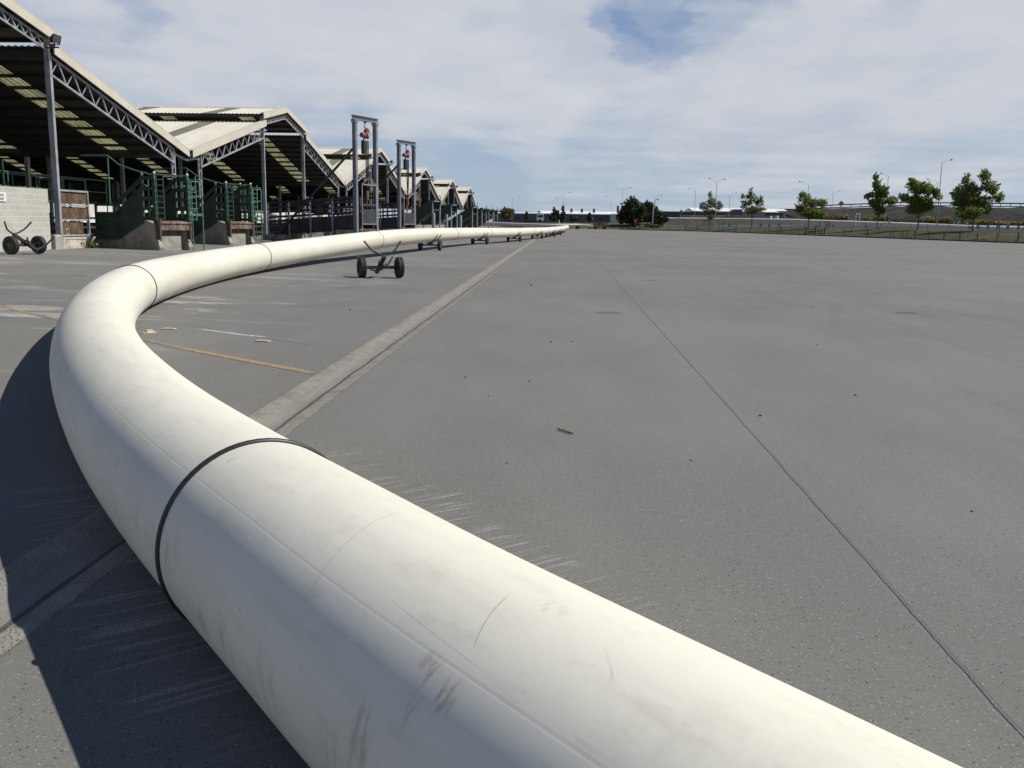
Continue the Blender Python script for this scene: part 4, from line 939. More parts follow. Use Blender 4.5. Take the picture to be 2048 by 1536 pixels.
mb.build('handrail', M_GREENP, wk)
pens = [(-23.5, 40, -23.5, 63, 'green pen rails under the second shed, front row'), (-26.5, 26, -26.5, 46, 'green pen rails deep under the nearest shed'), (-21.0, 62, -21.0, 80, 'dark pen rails behind the nearer gantry'), (-21.0, 84, -21.0, 112, 'pen rails behind the farther gantry'),
        (-19.6, 116, -19.6, 146, 'pen rails under the fourth shed front'), (-19.6, 150, -19.6, 205, 'long pen rails under the last sheds')]
for x0, y0, x1, y1, lb in pens: pen_run('pen_fence', (x0, y0), (x1, y1), .4, RT, 1.4, M_GREEN if y0 < 60 else M_BLACKT, lb, GRP, 2.4, .06)
for i, (y, lb) in enumerate(((52, 'cross pen rails under the second shed, near side'), (58.5, 'cross pen rails under the second shed monitor'), (70, 'cross pen rails beside the second shed far post'), (90, 'cross pen rails under the third shed'), (104, 'cross pen rails at the far side of the third shed'), (124, 'cross pen rails under the fourth shed'))):
    pen_run('pen_fence', (-20, y), (-42, y), .4, RT, 1.4, M_GREEN if y < 60 else M_BLACKT, lb, GRP, 2.6, .06)
M_PALEWALL = plain('white_cladding', (.70, .70, .66), .6, .12, .6)
bwk = None
for i, (y0, y1, h, lb) in enumerate(((84, 101, 3.4, 'long white low stock building seen through the nearest shed'), (106, 128, 3.7, 'white low stock building seen under the second shed'), (133, 152, 3.1, 'white low stock building glimpsed between the ramps'), (158, 190, 3.2, 'white low stock building seen through the third shed'), (198, 262, 2.5, 'white low stock building seen through the far sheds'))):
    e = empty('stock_building', (-60, (y0+y1)/2, .15), 0, lb, 'building', 'white low buildings behind the sheds'); w2 = (y1-y0)/2
    MB().box((-6, -w2, 0), (0, w2, h)).build('wall', M_PALEWALL, e); MB().prism([(-6.3, h-.05), (.3, h-.05), (.3, h+.06), (-3, h+.8), (-6.3, h+.06)], 'y', -w2-.2, w2+.2).build('roof', M_ROOF, e)
    for yy in lin(-w2+2, w2-2, max(1, int(w2*2/7))): MB().box((-.1, yy-.7, .0 if int(yy) % 2 else .9), (.02, yy+.7, 1.9)).build('opening', M_DKST, e)

# ================================================================== TREES AND SHRUBS
def leaf_mat(name, a, b_, trans=.25):
    mt, t, b = new_mat(name); oi = t.add('ShaderNodeObjectInfo').outputs['Random']; o = t.obj()
    n = t.noise(o, 1.1, 4, .6); n2 = t.noise(o, 9, 2, .5)
    c = t.mix(t.rng(n, .35, .65), a, b_); c = t.mix(t.math('MULTIPLY', t.rng(n2, .4, .7), .35), c, t.scale(c, (1.7, 1.5, 1.2)))
    t.set(b.inputs['Base Color'], c); b.inputs['Roughness'].default_value = .55; b.inputs['Specular IOR Level'].default_value = .3
    tr = t.add('ShaderNodeBsdfTranslucent'); t.set(tr.inputs[0], t.scale(c, (1.5, 1.7, .8))); mx = t.add('ShaderNodeMixShader'); mx.inputs[0].default_value = trans
    out = t.n['Material Output']; t.l.new(b.outputs[0], mx.inputs[1]); t.l.new(tr.outputs[0], mx.inputs[2]); t.l.new(mx.outputs[0], out.inputs[0]); return mt
M_LEAF = leaf_mat('young_tree_leaves', (.115, .15, .04), (.18, .21, .065), .34); M_LEAFS = leaf_mat('sparse_tree_leaves', (.10, .115, .045), (.15, .16, .07), .32)
M_LEAFD = leaf_mat('dark_evergreen_leaves', (.030, .037, .018), (.055, .06, .028), .15); M_LEAFB = leaf_mat('bronze_tree_leaves', (.13, .085, .045), (.17, .12, .065), .2)
M_LEAFO = leaf_mat('olive_shrub_leaves', (.045, .055, .025), (.07, .075, .035), .15); M_TUSS = leaf_mat('tawny_shrub_flowers', (.15, .115, .05), (.21, .16, .075), .2)
M_BARK = plain('grey_bark', (.075, .062, .05), .9, .3, 4)
def foliage(mb, clumps, n, size, rg):
    tot = sum(c[1][0]*c[1][1]*c[1][2] for c in clumps)
    for c, r in clumps:
        k = int(n*r[0]*r[1]*r[2]/tot)+3
        for i in range(k):
            d = Vector((rg.gauss(0, 1), rg.gauss(0, 1), rg.gauss(0, 1))).normalized()*(rg.random()**.45)
            q = Vector(c)+Vector((d.x*r[0], d.y*r[1], d.z*r[2]))
            nn = Vector((rg.gauss(0, 1), rg.gauss(0, 1), rg.gauss(.4, 1))).normalized(); u = nn.orthogonal().normalized(); a = rg.random()*6.28
            u = Matrix.Rotation(a, 3, nn) @ u; w = nn.cross(u); s_ = size*rg.uniform(.6, 1.35)
            mb.add([q-u*s_, q+w*s_*.55-u*s_*.1, q+u*s_, q-w*s_*.55+u*s_*.1], [(0, 1, 2, 3)])
def tree(name, x, yb, Y, clumps_px, leafmat, label, cat='tree', group=None, dens=1.0, leaf=.16, trunk=.10, sub=15, seed=1):
    """clumps_px: (x, y, rx, ry) of the crown's masses as measured against the trunk, turned into real clumps with depth"""
    rg = random.Random(seed); base = at(x, yb, Y); px = base.y/F_PX*1.0
    px = (base-CAMP).length/F_PX
    e = empty(name, tuple(base), 0, label, cat, group); big = []
    for cx, cy, rx, ry in clumps_px:
        c = Vector(((cx-x)*px, rg.uniform(-.5, .5)*rx*px, (yb-cy)*px)); big.append((c, (rx*px, rx*px*.9, ry*px)))
    tr = MB(); top = max(c.z+r[2]*.4 for c, r in big); H = top
    ctr = max(big, key=lambda b: b[0].z)[0]
    path = [(0, 0, -.3), (0, 0, H*.12), (rg.uniform(-.1, .1), 0, H*.35), (ctr.x*.45, ctr.y*.4, H*.65), (ctr.x, ctr.y, H)]
    tr.tube(path, [trunk, trunk*.85, trunk*.7, trunk*.45, trunk*.15], 8)
    small = []
    for c, r in big:
        z0 = min(H*.6, max(H*.2, c.z*.6)); a = Vector((ctr.x*z0/H*.5, 0, z0)); mid = a.lerp(c, .5)+Vector((0, 0, -.06*H*rg.random()))
        tr.tube([a, mid, c, c+Vector((rg.uniform(-.2, .2)*r[0], 0, r[2]*.7))], [trunk*.45, trunk*.32, trunk*.2, trunk*.06], 6)
        for k in range(sub):
            d = Vector((rg.gauss(0, 1), rg.gauss(0, 1), rg.gauss(0, .9))).normalized()*rg.uniform(.45, .95)
            q = c+Vector((d.x*r[0], d.y*r[1], d.z*r[2])); rr = rg.uniform(.30, .58)
            small.append((q, (r[0]*rr, r[1]*rr, r[2]*rr))); tr.tube([c.lerp(q, .1), q], [trunk*.14, trunk*.05], 5)
    tr.build('trunk', M_BARK, e)
    lf = MB(); rg2 = random.Random(seed+500); vol = sum(r[0]*r[2] for c, r in big); foliage(lf, small, int(dens*vol*470/ (leaf/.16)**2), leaf, rg); foliage(lf, [(c, r) for c, r in big], int(dens*vol*230/(leaf/.16)**2), leaf, rg2)
    spr = []
    for c, r in big:
        for k in range(13):
            d = Vector((rg2.gauss(0, 1), rg2.gauss(0, .8), rg2.gauss(.35, .8))).normalized(); L_ = rg2.uniform(.85, 1.4)
            for f in (.7, .86, 1.0): spr.append((c+Vector((d.x*r[0], d.y*r[1], d.z*r[2]))*L_*f, (r[0]*.17*(1.5-f), r[1]*.17*(1.5-f), r[2]*.2*(1.5-f))))
    foliage(lf, spr, int(dens*vol*150/(leaf/.16)**2), leaf*.9, rg2); lf.build('crown', leafmat, e, fix=False); return e
TG = 'young street trees along the right verge'
def tY(x): return edge_pt(x)+20
tree('young_tree', 1420, 457.5, tY(1420), [(1407, 416, 9, 8), (1421, 408, 9, 11), (1434, 415, 9, 8), (1417, 396, 4, 8), (1420, 425, 14, 5)], M_LEAFS, 'sparse pale young tree, smallest of the verge trees, farthest from the camera', group=TG, dens=.55, leaf=.16, trunk=.11, seed=3)
tree('young_tree', 1503, 459, tY(1503), [(1488, 412, 9, 8), (1500, 400, 10, 11), (1516, 407, 9, 11), (1498, 388, 4, 7), (1505, 422, 20, 7), (1484, 398, 4, 5)], M_LEAFS, 'sparse young tree with yellowish lower leaves, second farthest on the verge', group=TG, dens=.62, leaf=.16, trunk=.11, seed=5)
tree('young_tree', 1616, 460, tY(1616), [(1605, 402, 12, 10), (1622, 410, 12, 9), (1637, 411, 10, 8), (1603, 420, 13, 10), (1622, 429, 20, 9), (1600, 394, 6, 5)], M_LEAF, 'bushy green young tree third along the verge, left of the diamond road sign', group=TG, dens=1.0, leaf=.17, trunk=.12, seed=8)
tree('young_tree', 1753, 465, tY(1753), [(1744, 366, 5, 8), (1748, 380, 8, 10), (1758, 393, 13, 14), (1736, 397, 7, 6), (1773, 408, 12, 9), (1747, 412, 14, 10), (1755, 425, 10, 10), (1731, 401, 5, 5)], M_LEAF, 'tall green young tree with a pointed leader, right of the diamond road sign', group=TG, dens=1.15, leaf=.17, trunk=.12, seed=12)
tree('young_tree', 1835, 464, tY(1835), [(1817, 376, 8, 9), (1828, 387, 15, 12), (1848, 388, 13, 11), (1805, 403, 9, 8), (1862, 398, 9, 10), (1835, 408, 24, 10), (1830, 424, 18, 10), (1850, 420, 12, 9)], M_LEAF, 'broad green young tree in front of the tall street lamp', group=TG, dens=1.2, leaf=.17, trunk=.13, seed=21)
tree('young_tree', 1944, 467, tY(1944), [(1925, 376, 7, 11), (1956, 368, 10, 12), (1935, 390, 16, 12), (1968, 387, 13, 12), (1912, 398, 11, 12), (1980, 404, 12, 9), (1940, 410, 28, 13), (1935, 430, 24, 13), (1962, 424, 12, 10)], M_LEAF, 'largest and nearest green young tree with two tops, at the right end of the verge', group=TG, dens=1.25, leaf=.17, trunk=.15, seed=33)
EG = 'dark evergreen clump at the far yard corner'
tree('evergreen_tree', 1264, 450, 262, [(1262, 413, 15, 14), (1254, 424, 16, 14), (1272, 425, 18, 16), (1246, 436, 12, 11), (1264, 438, 24, 11)], M_LEAFD, 'tallest dark evergreen tree in the clump at the far yard corner', group=EG, dens=1.3, leaf=.30, trunk=.3, sub=16, seed=41)
tree('evergreen_tree', 1294, 450, 266, [(1291, 417, 15, 12), (1302, 424, 13, 12), (1284, 430, 16, 14), (1298, 438, 20, 10)], M_LEAFD, 'middle dark evergreen tree in the clump at the far yard corner', group=EG, dens=1.3, leaf=.30, trunk=.3, sub=16, seed=43)
tree('evergreen_tree', 1318, 452, 258, [(1315, 429, 9, 8), (1310, 438, 14, 11), (1322, 440, 10, 9), (1330, 438, 6, 8)], M_LEAFO, 'low right-hand evergreen of the clump beside the curved lamp post', group=EG, dens=1.3, leaf=.28, trunk=.2, sub=9, seed=47)
tree('bronze_tree', 1013, 446, 300, [(1009, 424, 9, 8), (1018, 425, 9, 9), (1013, 432, 11, 8)], M_LEAFB, 'round bronze-leaved tree in front of the slate blue warehouse', dens=.9, leaf=.28, trunk=.2, seed=51)
for i, (x, yb, cl, lb) in enumerate(((1108, 446, [(1108, 420, 3, 5), (1110, 428, 7, 5), (1106, 436, 9, 6), (1113, 424, 4, 3)], 'dark ragged shrub tree left of the white marker post'), (1125, 447, [(1125, 418, 2.5, 6), (1126, 428, 5, 6), (1123, 437, 7, 7)], 'dark pointed shrub tree behind the white marker post'),
        (1145, 447, [(1143, 437, 6, 5), (1149, 439, 5, 4)], 'low olive shrub in front of the white roofed warehouse'), (1179, 446, [(1178, 432, 4, 6), (1180, 438, 6, 5)], 'small dark round bush right of the warehouse stacks'), (1053, 446, [(1053, 429, 3, 4), (1053, 436, 3, 6)], 'thin dark shrub beside the parked truck'), (1300, 455, [(1297, 451, 10, 3), (1313, 453, 10, 3)], 'low scrubby bush below the evergreen clump'))):
    tree('shrub', x, yb, 268 if yb < 450 else 249, cl, M_LEAFO, lb, 'shrub', 'shrubs along the far boundary', 1.2, .24, .08, 6, 60+i)
def shrub_patch(x, w, ytop, ybase, Y, label, seed):
    rg = random.Random(seed); c = at(x, ybase, Y); px = Y/F_PX; e = empty('shrub', tuple(c), 0, label, 'shrub', 'tawny shrubs on the bank top'); a = MB(); b_ = MB(); W2 = w/2*px; H2 = (ybase-ytop)*px
    foliage(a, [(Vector((rg.uniform(-W2, W2), rg.uniform(-.8, .8), H2*.35)), (W2*.28, 1.0, H2*.4)) for _ in range(8)], 700, .2, rg); foliage(b_, [(Vector((rg.uniform(-W2, W2), rg.uniform(-.8, .5), H2*rg.uniform(.6, .85))), (W2*.5, .9, H2*.26)) for _ in range(12)], 760, .2, rg)
    a.build('leaves', M_LEAFO, e, fix=False); b_.build('flower_heads', M_TUSS, e, fix=False)
for i, (x, w, yt, yb, lb) in enumerate(((1390, 46, 431, 437, 'pale tawny shrub patch on the bank beside the farthest verge tree'), (1450, 60, 431, 438, 'low tawny shrub patch between the two farthest verge trees'), (1635, 36, 429, 441, 'tawny shrub under the third verge tree'), (1672, 40, 430, 442, 'bright tawny shrub directly under the diamond road sign'),
      (1752, 44, 432, 446, 'tawny shrub behind the tall pointed verge tree'), (1872, 46, 433, 450, 'tawny shrub right of the tall street lamp foot'), (1850, 30, 437, 450, 'tawny shrub left of the tall street lamp foot'), (1975, 40, 440, 454, 'tawny shrub right of the largest verge tree'), (2020, 44, 443, 456, 'tawny shrub at the far right edge'))):
    shrub_patch(x, w, yt, yb, edge_pt(x)+62, lb, 200+i)
# dark planting on the bank top and weeds along the edge of the yard: nobody could count them
mb = MB(); rg = random.Random(77)
foliage(mb, [(V_kerbback(x)+Vector((rg.uniform(0, 4), rg.uniform(0, 6), .4)), (2.2, 1.5, rg.uniform(.4, .9))) for x in [rg.uniform(1335, 2300) for _ in range(110)]], 5200, .26, rg)
tag(mb.build('ground_cover', M_LEAFO, fix=False), 'dark low planting along the top of the ramp bank', 'planting', kind='stuff')
mb = MB()
cl = []
for i in range(170):
    x = rg.uniform(1240, 2300); q = edge_v(x, .1)+Vector((rg.uniform(.6, 5), rg.uniform(.2, 2), 0)); cl.append((q, (rg.uniform(.4, 1.3), .5, rg.uniform(.12, .38))))
foliage(mb, cl, 6500, .13, rg)
tag(mb.build('verge_weeds', leaf_mat('verge_weed_leaves', (.07, .08, .03), (.12, .11, .05)), fix=False), 'rough weeds along the far right edge of the yard', 'weeds', kind='stuff')
mb = MB(); cl = [(Vector((at(x, 450, 250).x, rg.uniform(246, 256), .65)), (rg.uniform(.5, 1.6), .6, rg.uniform(.12, .45))) for x in [rg.uniform(985, 1320) for _ in range(90)]]
foliage(mb, cl, 3000, .2, rg); tag(mb.build('scrub', M_LEAFO, fix=False), 'rough scrub along the earth strip beyond the far end of the yard', 'weeds', kind='stuff')

# ================================================================== FENCES, LAMPS, SIGNS
M_FPOST = plain('dark_fence_timber', (.05, .045, .04), .9, .3, 3); M_WIRE = plain('fence_wire', (.20, .20, .21), .5, .1, 3); M_MESH = plain('blue_grey_fence_post', (.10, .115, .14), .6, .2, 2)
wf = empty('wire_fence', (0, 0, 0), 0, 'post and wire fence with short dark posts along the right edge of the yard', 'fence')
fx = [1365, 1389, 1414, 1440, 1466, 1494, 1524, 1556, 1592, 1683, 1729, 1774, 1798, 1824, 1852, 1882, 1914, 1949, 1988, 2030, 2080, 2140]
tops = []
for i, x in enumerate(fx):
    q = edge_v(x, .05)+Vector((1.0, .5, 0)); h = 1.15+.25*(i % 3 == 1); le = rnd.uniform(-.05, .05)
    MB().tube([(q.x, q.y, q.z-.3), (q.x+le, q.y, q.z+h)], .08 if i % 3 == 1 else .06, 8).build('fence_post', M_FPOST, wf); tops.append(q)
mb = MB()
for z in (.35, .7, 1.05):
    for a, b in zip(tops, tops[1:]): mb.tube([a+Vector((0, 0, z)), b+Vector((0, 0, z))], .012, 4, False)
mb.build('wires', M_WIRE, wf)
sf = empty('security_fence', (0, 0, 0), 0, 'tall blue-grey mesh fence with leaning posts on the right verge', 'fence')
fx2 = [1340, 1358, 1376, 1396, 1418, 1441, 1466, 1492, 1520, 1540, 1562, 1585, 1610, 1660, 1706, 1732, 1760, 1790, 1820, 1857, 1896, 1940, 1960, 2002, 2046, 2100, 2160]; prevq = None
tp = []
for i, x in enumerate(fx2):
    q = edge_v(x, .1).lerp(V_crest(x), .22); ln = .55 if i % 2 == 0 else .0
    q.z = edge_v(x, .1).lerp(V_crest(x), .22).z
    MB().bar(q+Vector((-ln*.7, 0, -.3)), q+Vector((ln*.7, 0, 1.95)), .055).build('fence_post', M_MESH, sf); tp.append(q+Vector((0, 0, 1.85)))
mb = MB()
for a, b in zip(tp, tp[1:]):
    for z in (0, -.9, -1.7): mb.tube([a+Vector((0, 0, z)), b+Vector((0, 0, z))], .013, 4, False)
mb.build('wires', M_WIRE, sf)
Y = edge_pt(1631)+1.5; tgp = at(1631, 469, Y); e = empty('field_gate', tuple(tgp), 0, 'dark timber field gate in the wire fence, below the orange-red box sign', 'gate')
px = Y/F_PX; mb = MB()
for z in (.25, .55, .9): mb.bar((-20*px, 0, z), (20*px, 1.0, z), .05, .13)
mb.bar((-18*px, 0, .2), (18*px, .9, .9), .04, .1); mb.build('gate_rails', M_FPOST, e)
for s_ in (-1, 0, 1): MB().box((s_*20*px-.08, s_*.5+.42, -.3), (s_*20*px+.08, s_*.5+.58, 1.35)).build('gate_post', M_FPOST, e)
# guard rail on the embankment
gr = empty('guard_rail', (0, 0, 0), 0, 'long dark guard rail along the top of the embankment at the right', 'guard rail')
xs = [x for x in lin(1600, 2500, 45)]; rail = [V_embt(x)+Vector((.3, .5, 1.0)) for x in xs]; mb = MB(); mb.tube(rail, .17, 6); mb.tube([q-Vector((0, 0, .75)) for q in rail], .14, 6)
mb.build('rails', M_DKST, gr)
for q in rail[::1]: MB().box((q.x-.06, q.y-.06, q.z-.9), (q.x+.06, q.y+.06, q.z)).build('rail_post', M_DKST, gr)

M_LAMP = plain('lamp_post_steel', (.34, .36, .40), .5, .1, 1); M_LAMPW = plain('pale_lamp_arm', (.72, .73, .73), .5, .05, 1); M_HEAD = plain('dark_lamp_head', (.07, .075, .08), .5, .1, 2)
def lamp(x, ytop, heads, ybase=448, Hm=10.5, r=.085, label='', arm_mat=None):
    r *= .68
    Y = F_PX*Hm/(ybase-ytop); b = at(x, ybase, Y); k = Y/F_PX; tz = at(x, ytop, Y).z-b.z
    e = empty('street_lamp', tuple(b), 0, label, 'street lamp', 'street lamps along the roads')
    MB().tube([(0, 0, -1), (0, 0, tz*.3), (0, 0, tz)], [r*1.5, r*1.2, r*.75], 8).build('pole', M_LAMP, e)
    for hx, hy in heads:
        dx = (hx-x)*k; dz = (ytop-hy)*k
        MB().tube([(0, 0, tz-.05), (dx*.5, 0, tz+dz*.62), (dx*.92, 0, tz+dz)], r*.55, 6).build('arm', arm_mat or M_LAMP, e)
        MB().tube([(dx*.9, 0, tz+dz), (dx*.95, 0, tz+dz+.05), (dx*1.05, 0, tz+dz+.04), (dx*1.12, 0, tz+dz)], [.06, .12, .13, .05], 8).build('lamp_head', M_HEAD, e)
LM = [(1024, 395, [(1027, 400)], 'thin lamp post left of the bronze tree gap, behind the far stock ramps'), (1035, 404, [(1036.5, 392.5)], 'thin lamp post just right of the bronze tree'), (1125, 389, [(1138, 385), (1113, 397)], 'twin-headed lamp post above the white marker post'),
      (1221, 398, [(1211, 393.5)], 'lamp post left of the evergreen clump with its arm to the left'), (1243, 378, [(1257.5, 375.5)], 'tall lamp post at the left end of the evergreen clump'), (1252.5, 391, [(1252.6, 389)], 'faint lamp post directly behind the evergreen clump'), (1309, 396, [(1320, 391.5)], 'faint lamp post right of the evergreen clump, arm to the right'),
      (1388, 381, [(1376.5, 377.5)], 'lamp post left of the farthest verge tree'), (1429.5, 363.5, [(1415, 358), (1444, 358.8)], 'tall twin-headed lamp post behind the farthest verge tree'), (1457, 390, [(1468.5, 386)], 'lamp post between the two farthest verge trees'),
      (1612, 370, [(1595, 364)], 'lamp post rising from the third verge tree, arm to the left'), (1661.5, 386.5, [(1674, 382.5)], 'lamp post just left of the diamond road sign'), (1652, 396.5, [(1650, 396)], 'slim straight lamp post right of the third verge tree'), (1699, 411, [(1710.5, 408.4)], 'short far lamp on the embankment right of the diamond sign'),
      (1769, 352, [(1754.6, 347)], 'lamp post above the tall pointed verge tree'), (1873, 324, [(1890, 320)], 'tallest street lamp, between the two largest verge trees'), (1868, 364, [(1849, 359)], 'lamp post hidden behind the tallest street lamp, arm to the left'), (1556.5, 411, [(1565.5, 407.5)], 'short far lamp with pale arm above the white warehouse roof')]
for L in LM:
    x, yt, hd, lb = L
    lamp(x, yt, hd, 448 if yt < 400 else 440, 10.5 if yt > 330 else 11.5, .075 if x < 1380 else .10, lb, M_LAMPW if x in (1661.5, 1556.5, 1873) else None)
# lamp with curved swan neck in front of the evergreens
Y = 250; b = at(1304.5, 454, Y); k = Y/F_PX; e = empty('street_lamp', tuple(b), 0, 'pale swan-neck lamp post in front of the evergreen clump', 'street lamp', 'street lamps along the roads')
MB().tube([(0, 0, -.5), (.15, 0, 44*k), (.35, 0, 50*k), (.8, 0, 53*k), (7.5*k, 0, 53*k)], .085, 8).build('pole', M_LAMPW, e); MB().tube([(7*k, 0, 53*k), (9*k, 0, 53*k), (10.5*k, 0, 52.5*k)], [.1, .18, .06], 8).build('lamp_head', M_HEAD, e)

M_YSIGN = plain('amber_sign_face', (.62, .36, .03), .5, .05, 2)
def diamond(x, y, s_, yb, Y, label):
    b = at(x, yb, Y); k = Y/F_PX; z = (yb-y)*k; e = empty('road_sign', tuple(b), 0, label, 'road sign', 'diamond warning signs')
    MB().tube([(0, 0, -.5), (0, 0, z+.2)], .05, 8).build('pole', M_LAMP, e); r = s_*k
    MB().prism([(0, z-r), (r, z), (0, z+r), (-r, z)], 'y', -.09, -.06).build('sign_face', M_YSIGN, e)
    bd = MB()
    for a, b2 in (((0, -1), (1, 0)), ((1, 0), (0, 1)), ((0, 1), (-1, 0)), ((-1, 0), (0, -1))): bd.bar((a[0]*r*.93, -.1, z+a[1]*r*.93), (b2[0]*r*.93, -.1, z+b2[1]*r*.93), .02, r*.07)
    bd.build('sign_border', M_BLACK, e)
    ar = MB(); ar.box((-.12*r, -.115, z-.45*r), (.10*r, -.095, z+.12*r)); ar.box((-.12*r, -.115, z+.0*r), (.36*r, -.095, z+.16*r)); ar.prism([(-.32*r, z+.18*r), (.26*r, z+.18*r), (-.02*r, z+.58*r)], 'y', -.115, -.095); ar.build('arrow', M_BLACK, e)
diamond(1681, 408, 5.6, 424, edge_pt(1681)+85, 'amber diamond road sign with a black arrow on the embankment top')
diamond(1362, 422.5, 2.8, 433, 275, 'small amber diamond road sign in front of the dark teal warehouse')
Y = edge_pt(1778)+44; b = at(1778, 453, Y); e = empty('road_sign', tuple(b), 0, 'small round orange road sign right of the tall pointed verge tree', 'road sign'); k = Y/F_PX
MB().tube([(0, 0, -.3), (0, 0, 8*k)], .04, 8).build('pole', M_LAMP, e); MB().lathe([(0, .01), (2.6*k, .01), (2.6*k, -.02), (0, -.02)], Matrix.Translation((0, -.06, 8*k)) @ Matrix.Rotation(PI/2, 4, 'Z'), 16).build('sign_face', plain('orange_sign_face', (.55, .20, .02), .5, .05, 2), e)
Y = edge_pt(1654)+16; b = at(1654, 456, Y); k = Y/F_PX; e = empty('box_sign', tuple(b), 0, 'faded orange-red square sign with pale marks on a post above the field gate', 'sign')
MB().box((-.05, -.05, -.8), (.05, .05, 4.5*k)).build('post', M_FPOST, e); MB().box((-4.6*k, -.09, 4*k), (4.6*k, -.06, 12.8*k)).build('panel', plain('orange_red_panel', (.52, .11, .06), .6, .25, 2), e)
mb = MB(); mb.box((-3.2*k, -.105, 9.6*k), (3*k, -.092, 10.6*k)); mb.box((-2.6*k, -.105, 7.2*k), (2.6*k, -.092, 8*k)); mb.box((-3*k, -.105, 5.2*k), (1.2*k, -.092, 5.9*k)); mb.build('panel_marks', M_WHITE, e)
Y = edge_pt(1714)+46; b = at(1714, 446, Y); k = Y/F_PX; e = empty('direction_sign', tuple(b), 0, 'pale two-post direction sign seen from behind on the bank', 'road sign')
for dx in (-2.8*k, 4.2*k): MB().tube([(dx, 0, -1), (dx, 0, 19*k)], .06, 8).build('post', M_LAMPW, e)
MB().box((-3.2*k, -.04, 16*k), (6*k, -.0, 18.6*k)).build('panel', M_LAMPW, e)
for x, lb in ((1542, 'left blue and white road sign below the white warehouse end'), (1555, 'right blue and white road sign below the white warehouse end')):
    Y = edge_pt(x)+58; b = at(x, 440, Y); k = Y/F_PX; e = empty('road_sign', tuple(b), 0, lb, 'road sign', 'blue signs by the warehouse'); MB().tube([(0, 0, -.3), (0, 0, 9*k)], .05, 8).build('post', M_LAMPW, e)
    MB().box((-2.2*k, -.06, 8*k), (2.2*k, -.03, 10.5*k)).build('blue_panel', plain('blue_panel', (.06, .09, .22), .5, .1), e); MB().box((-1.8*k, -.06, 3*k), (1.8*k, -.03, 7.5*k)).build('pale_panel', M_LAMPW, e)
# blue tree guards
M_GUARD = plain('blue_plastic', (.14, .24, .48), .5, .2, 3); g0 = None
GX = [(1447, 448), (1458, 450), (1522, 451), (1538, 452), (1557, 451), (1632, 455), (1639, 451.5), (1666, 453), (1733, 455.5), (1940, 458), (1955, 457), (1975, 457), (1995, 457.5), (2015, 458), (2036, 458), (1929, 470)]
for i, (x, y) in enumerate(GX):
    Y = edge_pt(x)+30; b = at(x, y+3.0, Y)
    if g0 is None: g0 = MB().prism([(-.42, 0), (.42, 0), (.36, .95), (-.36, .95)], 'y', -.42, -.38).prism([(-.42, 0), (.42, 0), (.36, .95), (-.36, .95)], 'y', .38, .42).prism([(-.42, 0), (-.38, 0), (-.32, .95), (-.36, .95)], 'y', -.38, .38).prism([(.42, 0), (.38, 0), (.32, .95), (.36, .95)], 'y', -.38, .38).build('plant_guard', M_GUARD); o = g0
    else: o = copy_tree(g0)
    o.location = b; o.rotation_euler = (0, 0, rnd.uniform(-.5, .5)); o.scale = (.42, .42, rnd.uniform(.75, 1.05)); tag(o, 'small blue plastic plant guard on the grass of the right verge', 'plant guard', 'blue plant guards on the verge')

# ================================================================== BUILDINGS FAR BEHIND
M_SLATE = plain('slate_blue_cladding', (.075, .09, .15), .6, .18, .25); M_TEAL = plain('dark_teal_cladding', (.035, .055, .075), .6, .2, .2); M_WROOF = plain('white_metal_roof', (.80, .80, .78), .5, .05, .2); M_GREYW = plain('grey_wall', (.22, .24, .28), .7, .15, .3); M_DKGL = plain('dark_glazing', (.02, .025, .035), .2, .3, .5)
def block(name, xl, xr, ytop, ybase, Y, depth, wall, label, roofy=None, roof=None, openings=(), stacks=(), cat='building', slope=None):
    a = at(xl, ybase, Y); b = at(xr, ybase, Y); k = Y/F_PX; zb = min(a.z, b.z)-1.0; zt = at((xl+xr)/2, ytop, Y).z; w = b.x-a.x
    e = empty(name, ((a.x+b.x)/2, Y, zb), 0, label, cat); H_ = zt-zb
    MB().box((-w/2, 0, 0), (w/2, min(depth, 26), H_)).build('wall', wall, e)
    if roofy is not None:
        depth = min(depth, 26); zr = at((xl+xr)/2, roofy, Y+depth*.5).z-zb; MB().prism([(-.4, H_+.003), (-.4, H_+.25), (depth*.5, max(zr, H_+.6)), (depth+.4, H_+.25), (depth+.4, H_+.003)], 'x', -w/2-.4, w/2+.4).build('roof', roof or M_WROOF, e)
    for x0, x1, y0, y1 in openings:
        p0 = at(x0, y1, Y); p1 = at(x1, y0, Y); MB().box((p0.x-e.location.x, -.06, max(p0.z-zb, .02)), (p1.x-e.location.x, .05, p1.z-zb)).build('opening', M_DKGL, e)
    for x, yt in stacks:
        p_ = at(x, yt, Y+6); MB().tube([(p_.x-e.location.x, 6, H_-.5), (p_.x-e.location.x, 6, p_.z-zb)], .45, 10).build('stack', M_DKST, e)
    return e
block('warehouse', 985, 1095, 427.5, 446, 380, 40, M_SLATE, 'slate blue warehouse behind the bronze tree', 425, M_WROOF, [(990, 998, 436, 444), (1030, 1040, 434, 441), (1060, 1064, 432, 436)])
block('warehouse', 1082, 1242, 429, 447, 350, 60, M_SLATE, 'long slate blue warehouse with a bright white roof and dark stacks', 422.5, M_WROOF, [(1100, 1112, 436, 443), (1150, 1158, 436, 441), (1196, 1204, 437, 443)], [(1143, 417), (1164, 417.5), (1188, 417.5), (1236, 412)])
block('roof_block', 1076, 1150, 422.5, 430, 430, 20, M_GREYW, 'low dark rooftop block behind the white warehouse roof')
block('warehouse', 1222, 1240, 428, 446, 340, 10, plain('pale_end_wall', (.42, .43, .45), .7, .1), 'pale end block of the white roofed warehouse beside the evergreens')
block('warehouse', 1316, 1398, 423, 440, 330, 40, M_TEAL, 'long dark teal flat-roofed warehouse right of the evergreen clump', None, None, [(1335, 1340, 429, 435), (1348, 1390, 430, 434)])
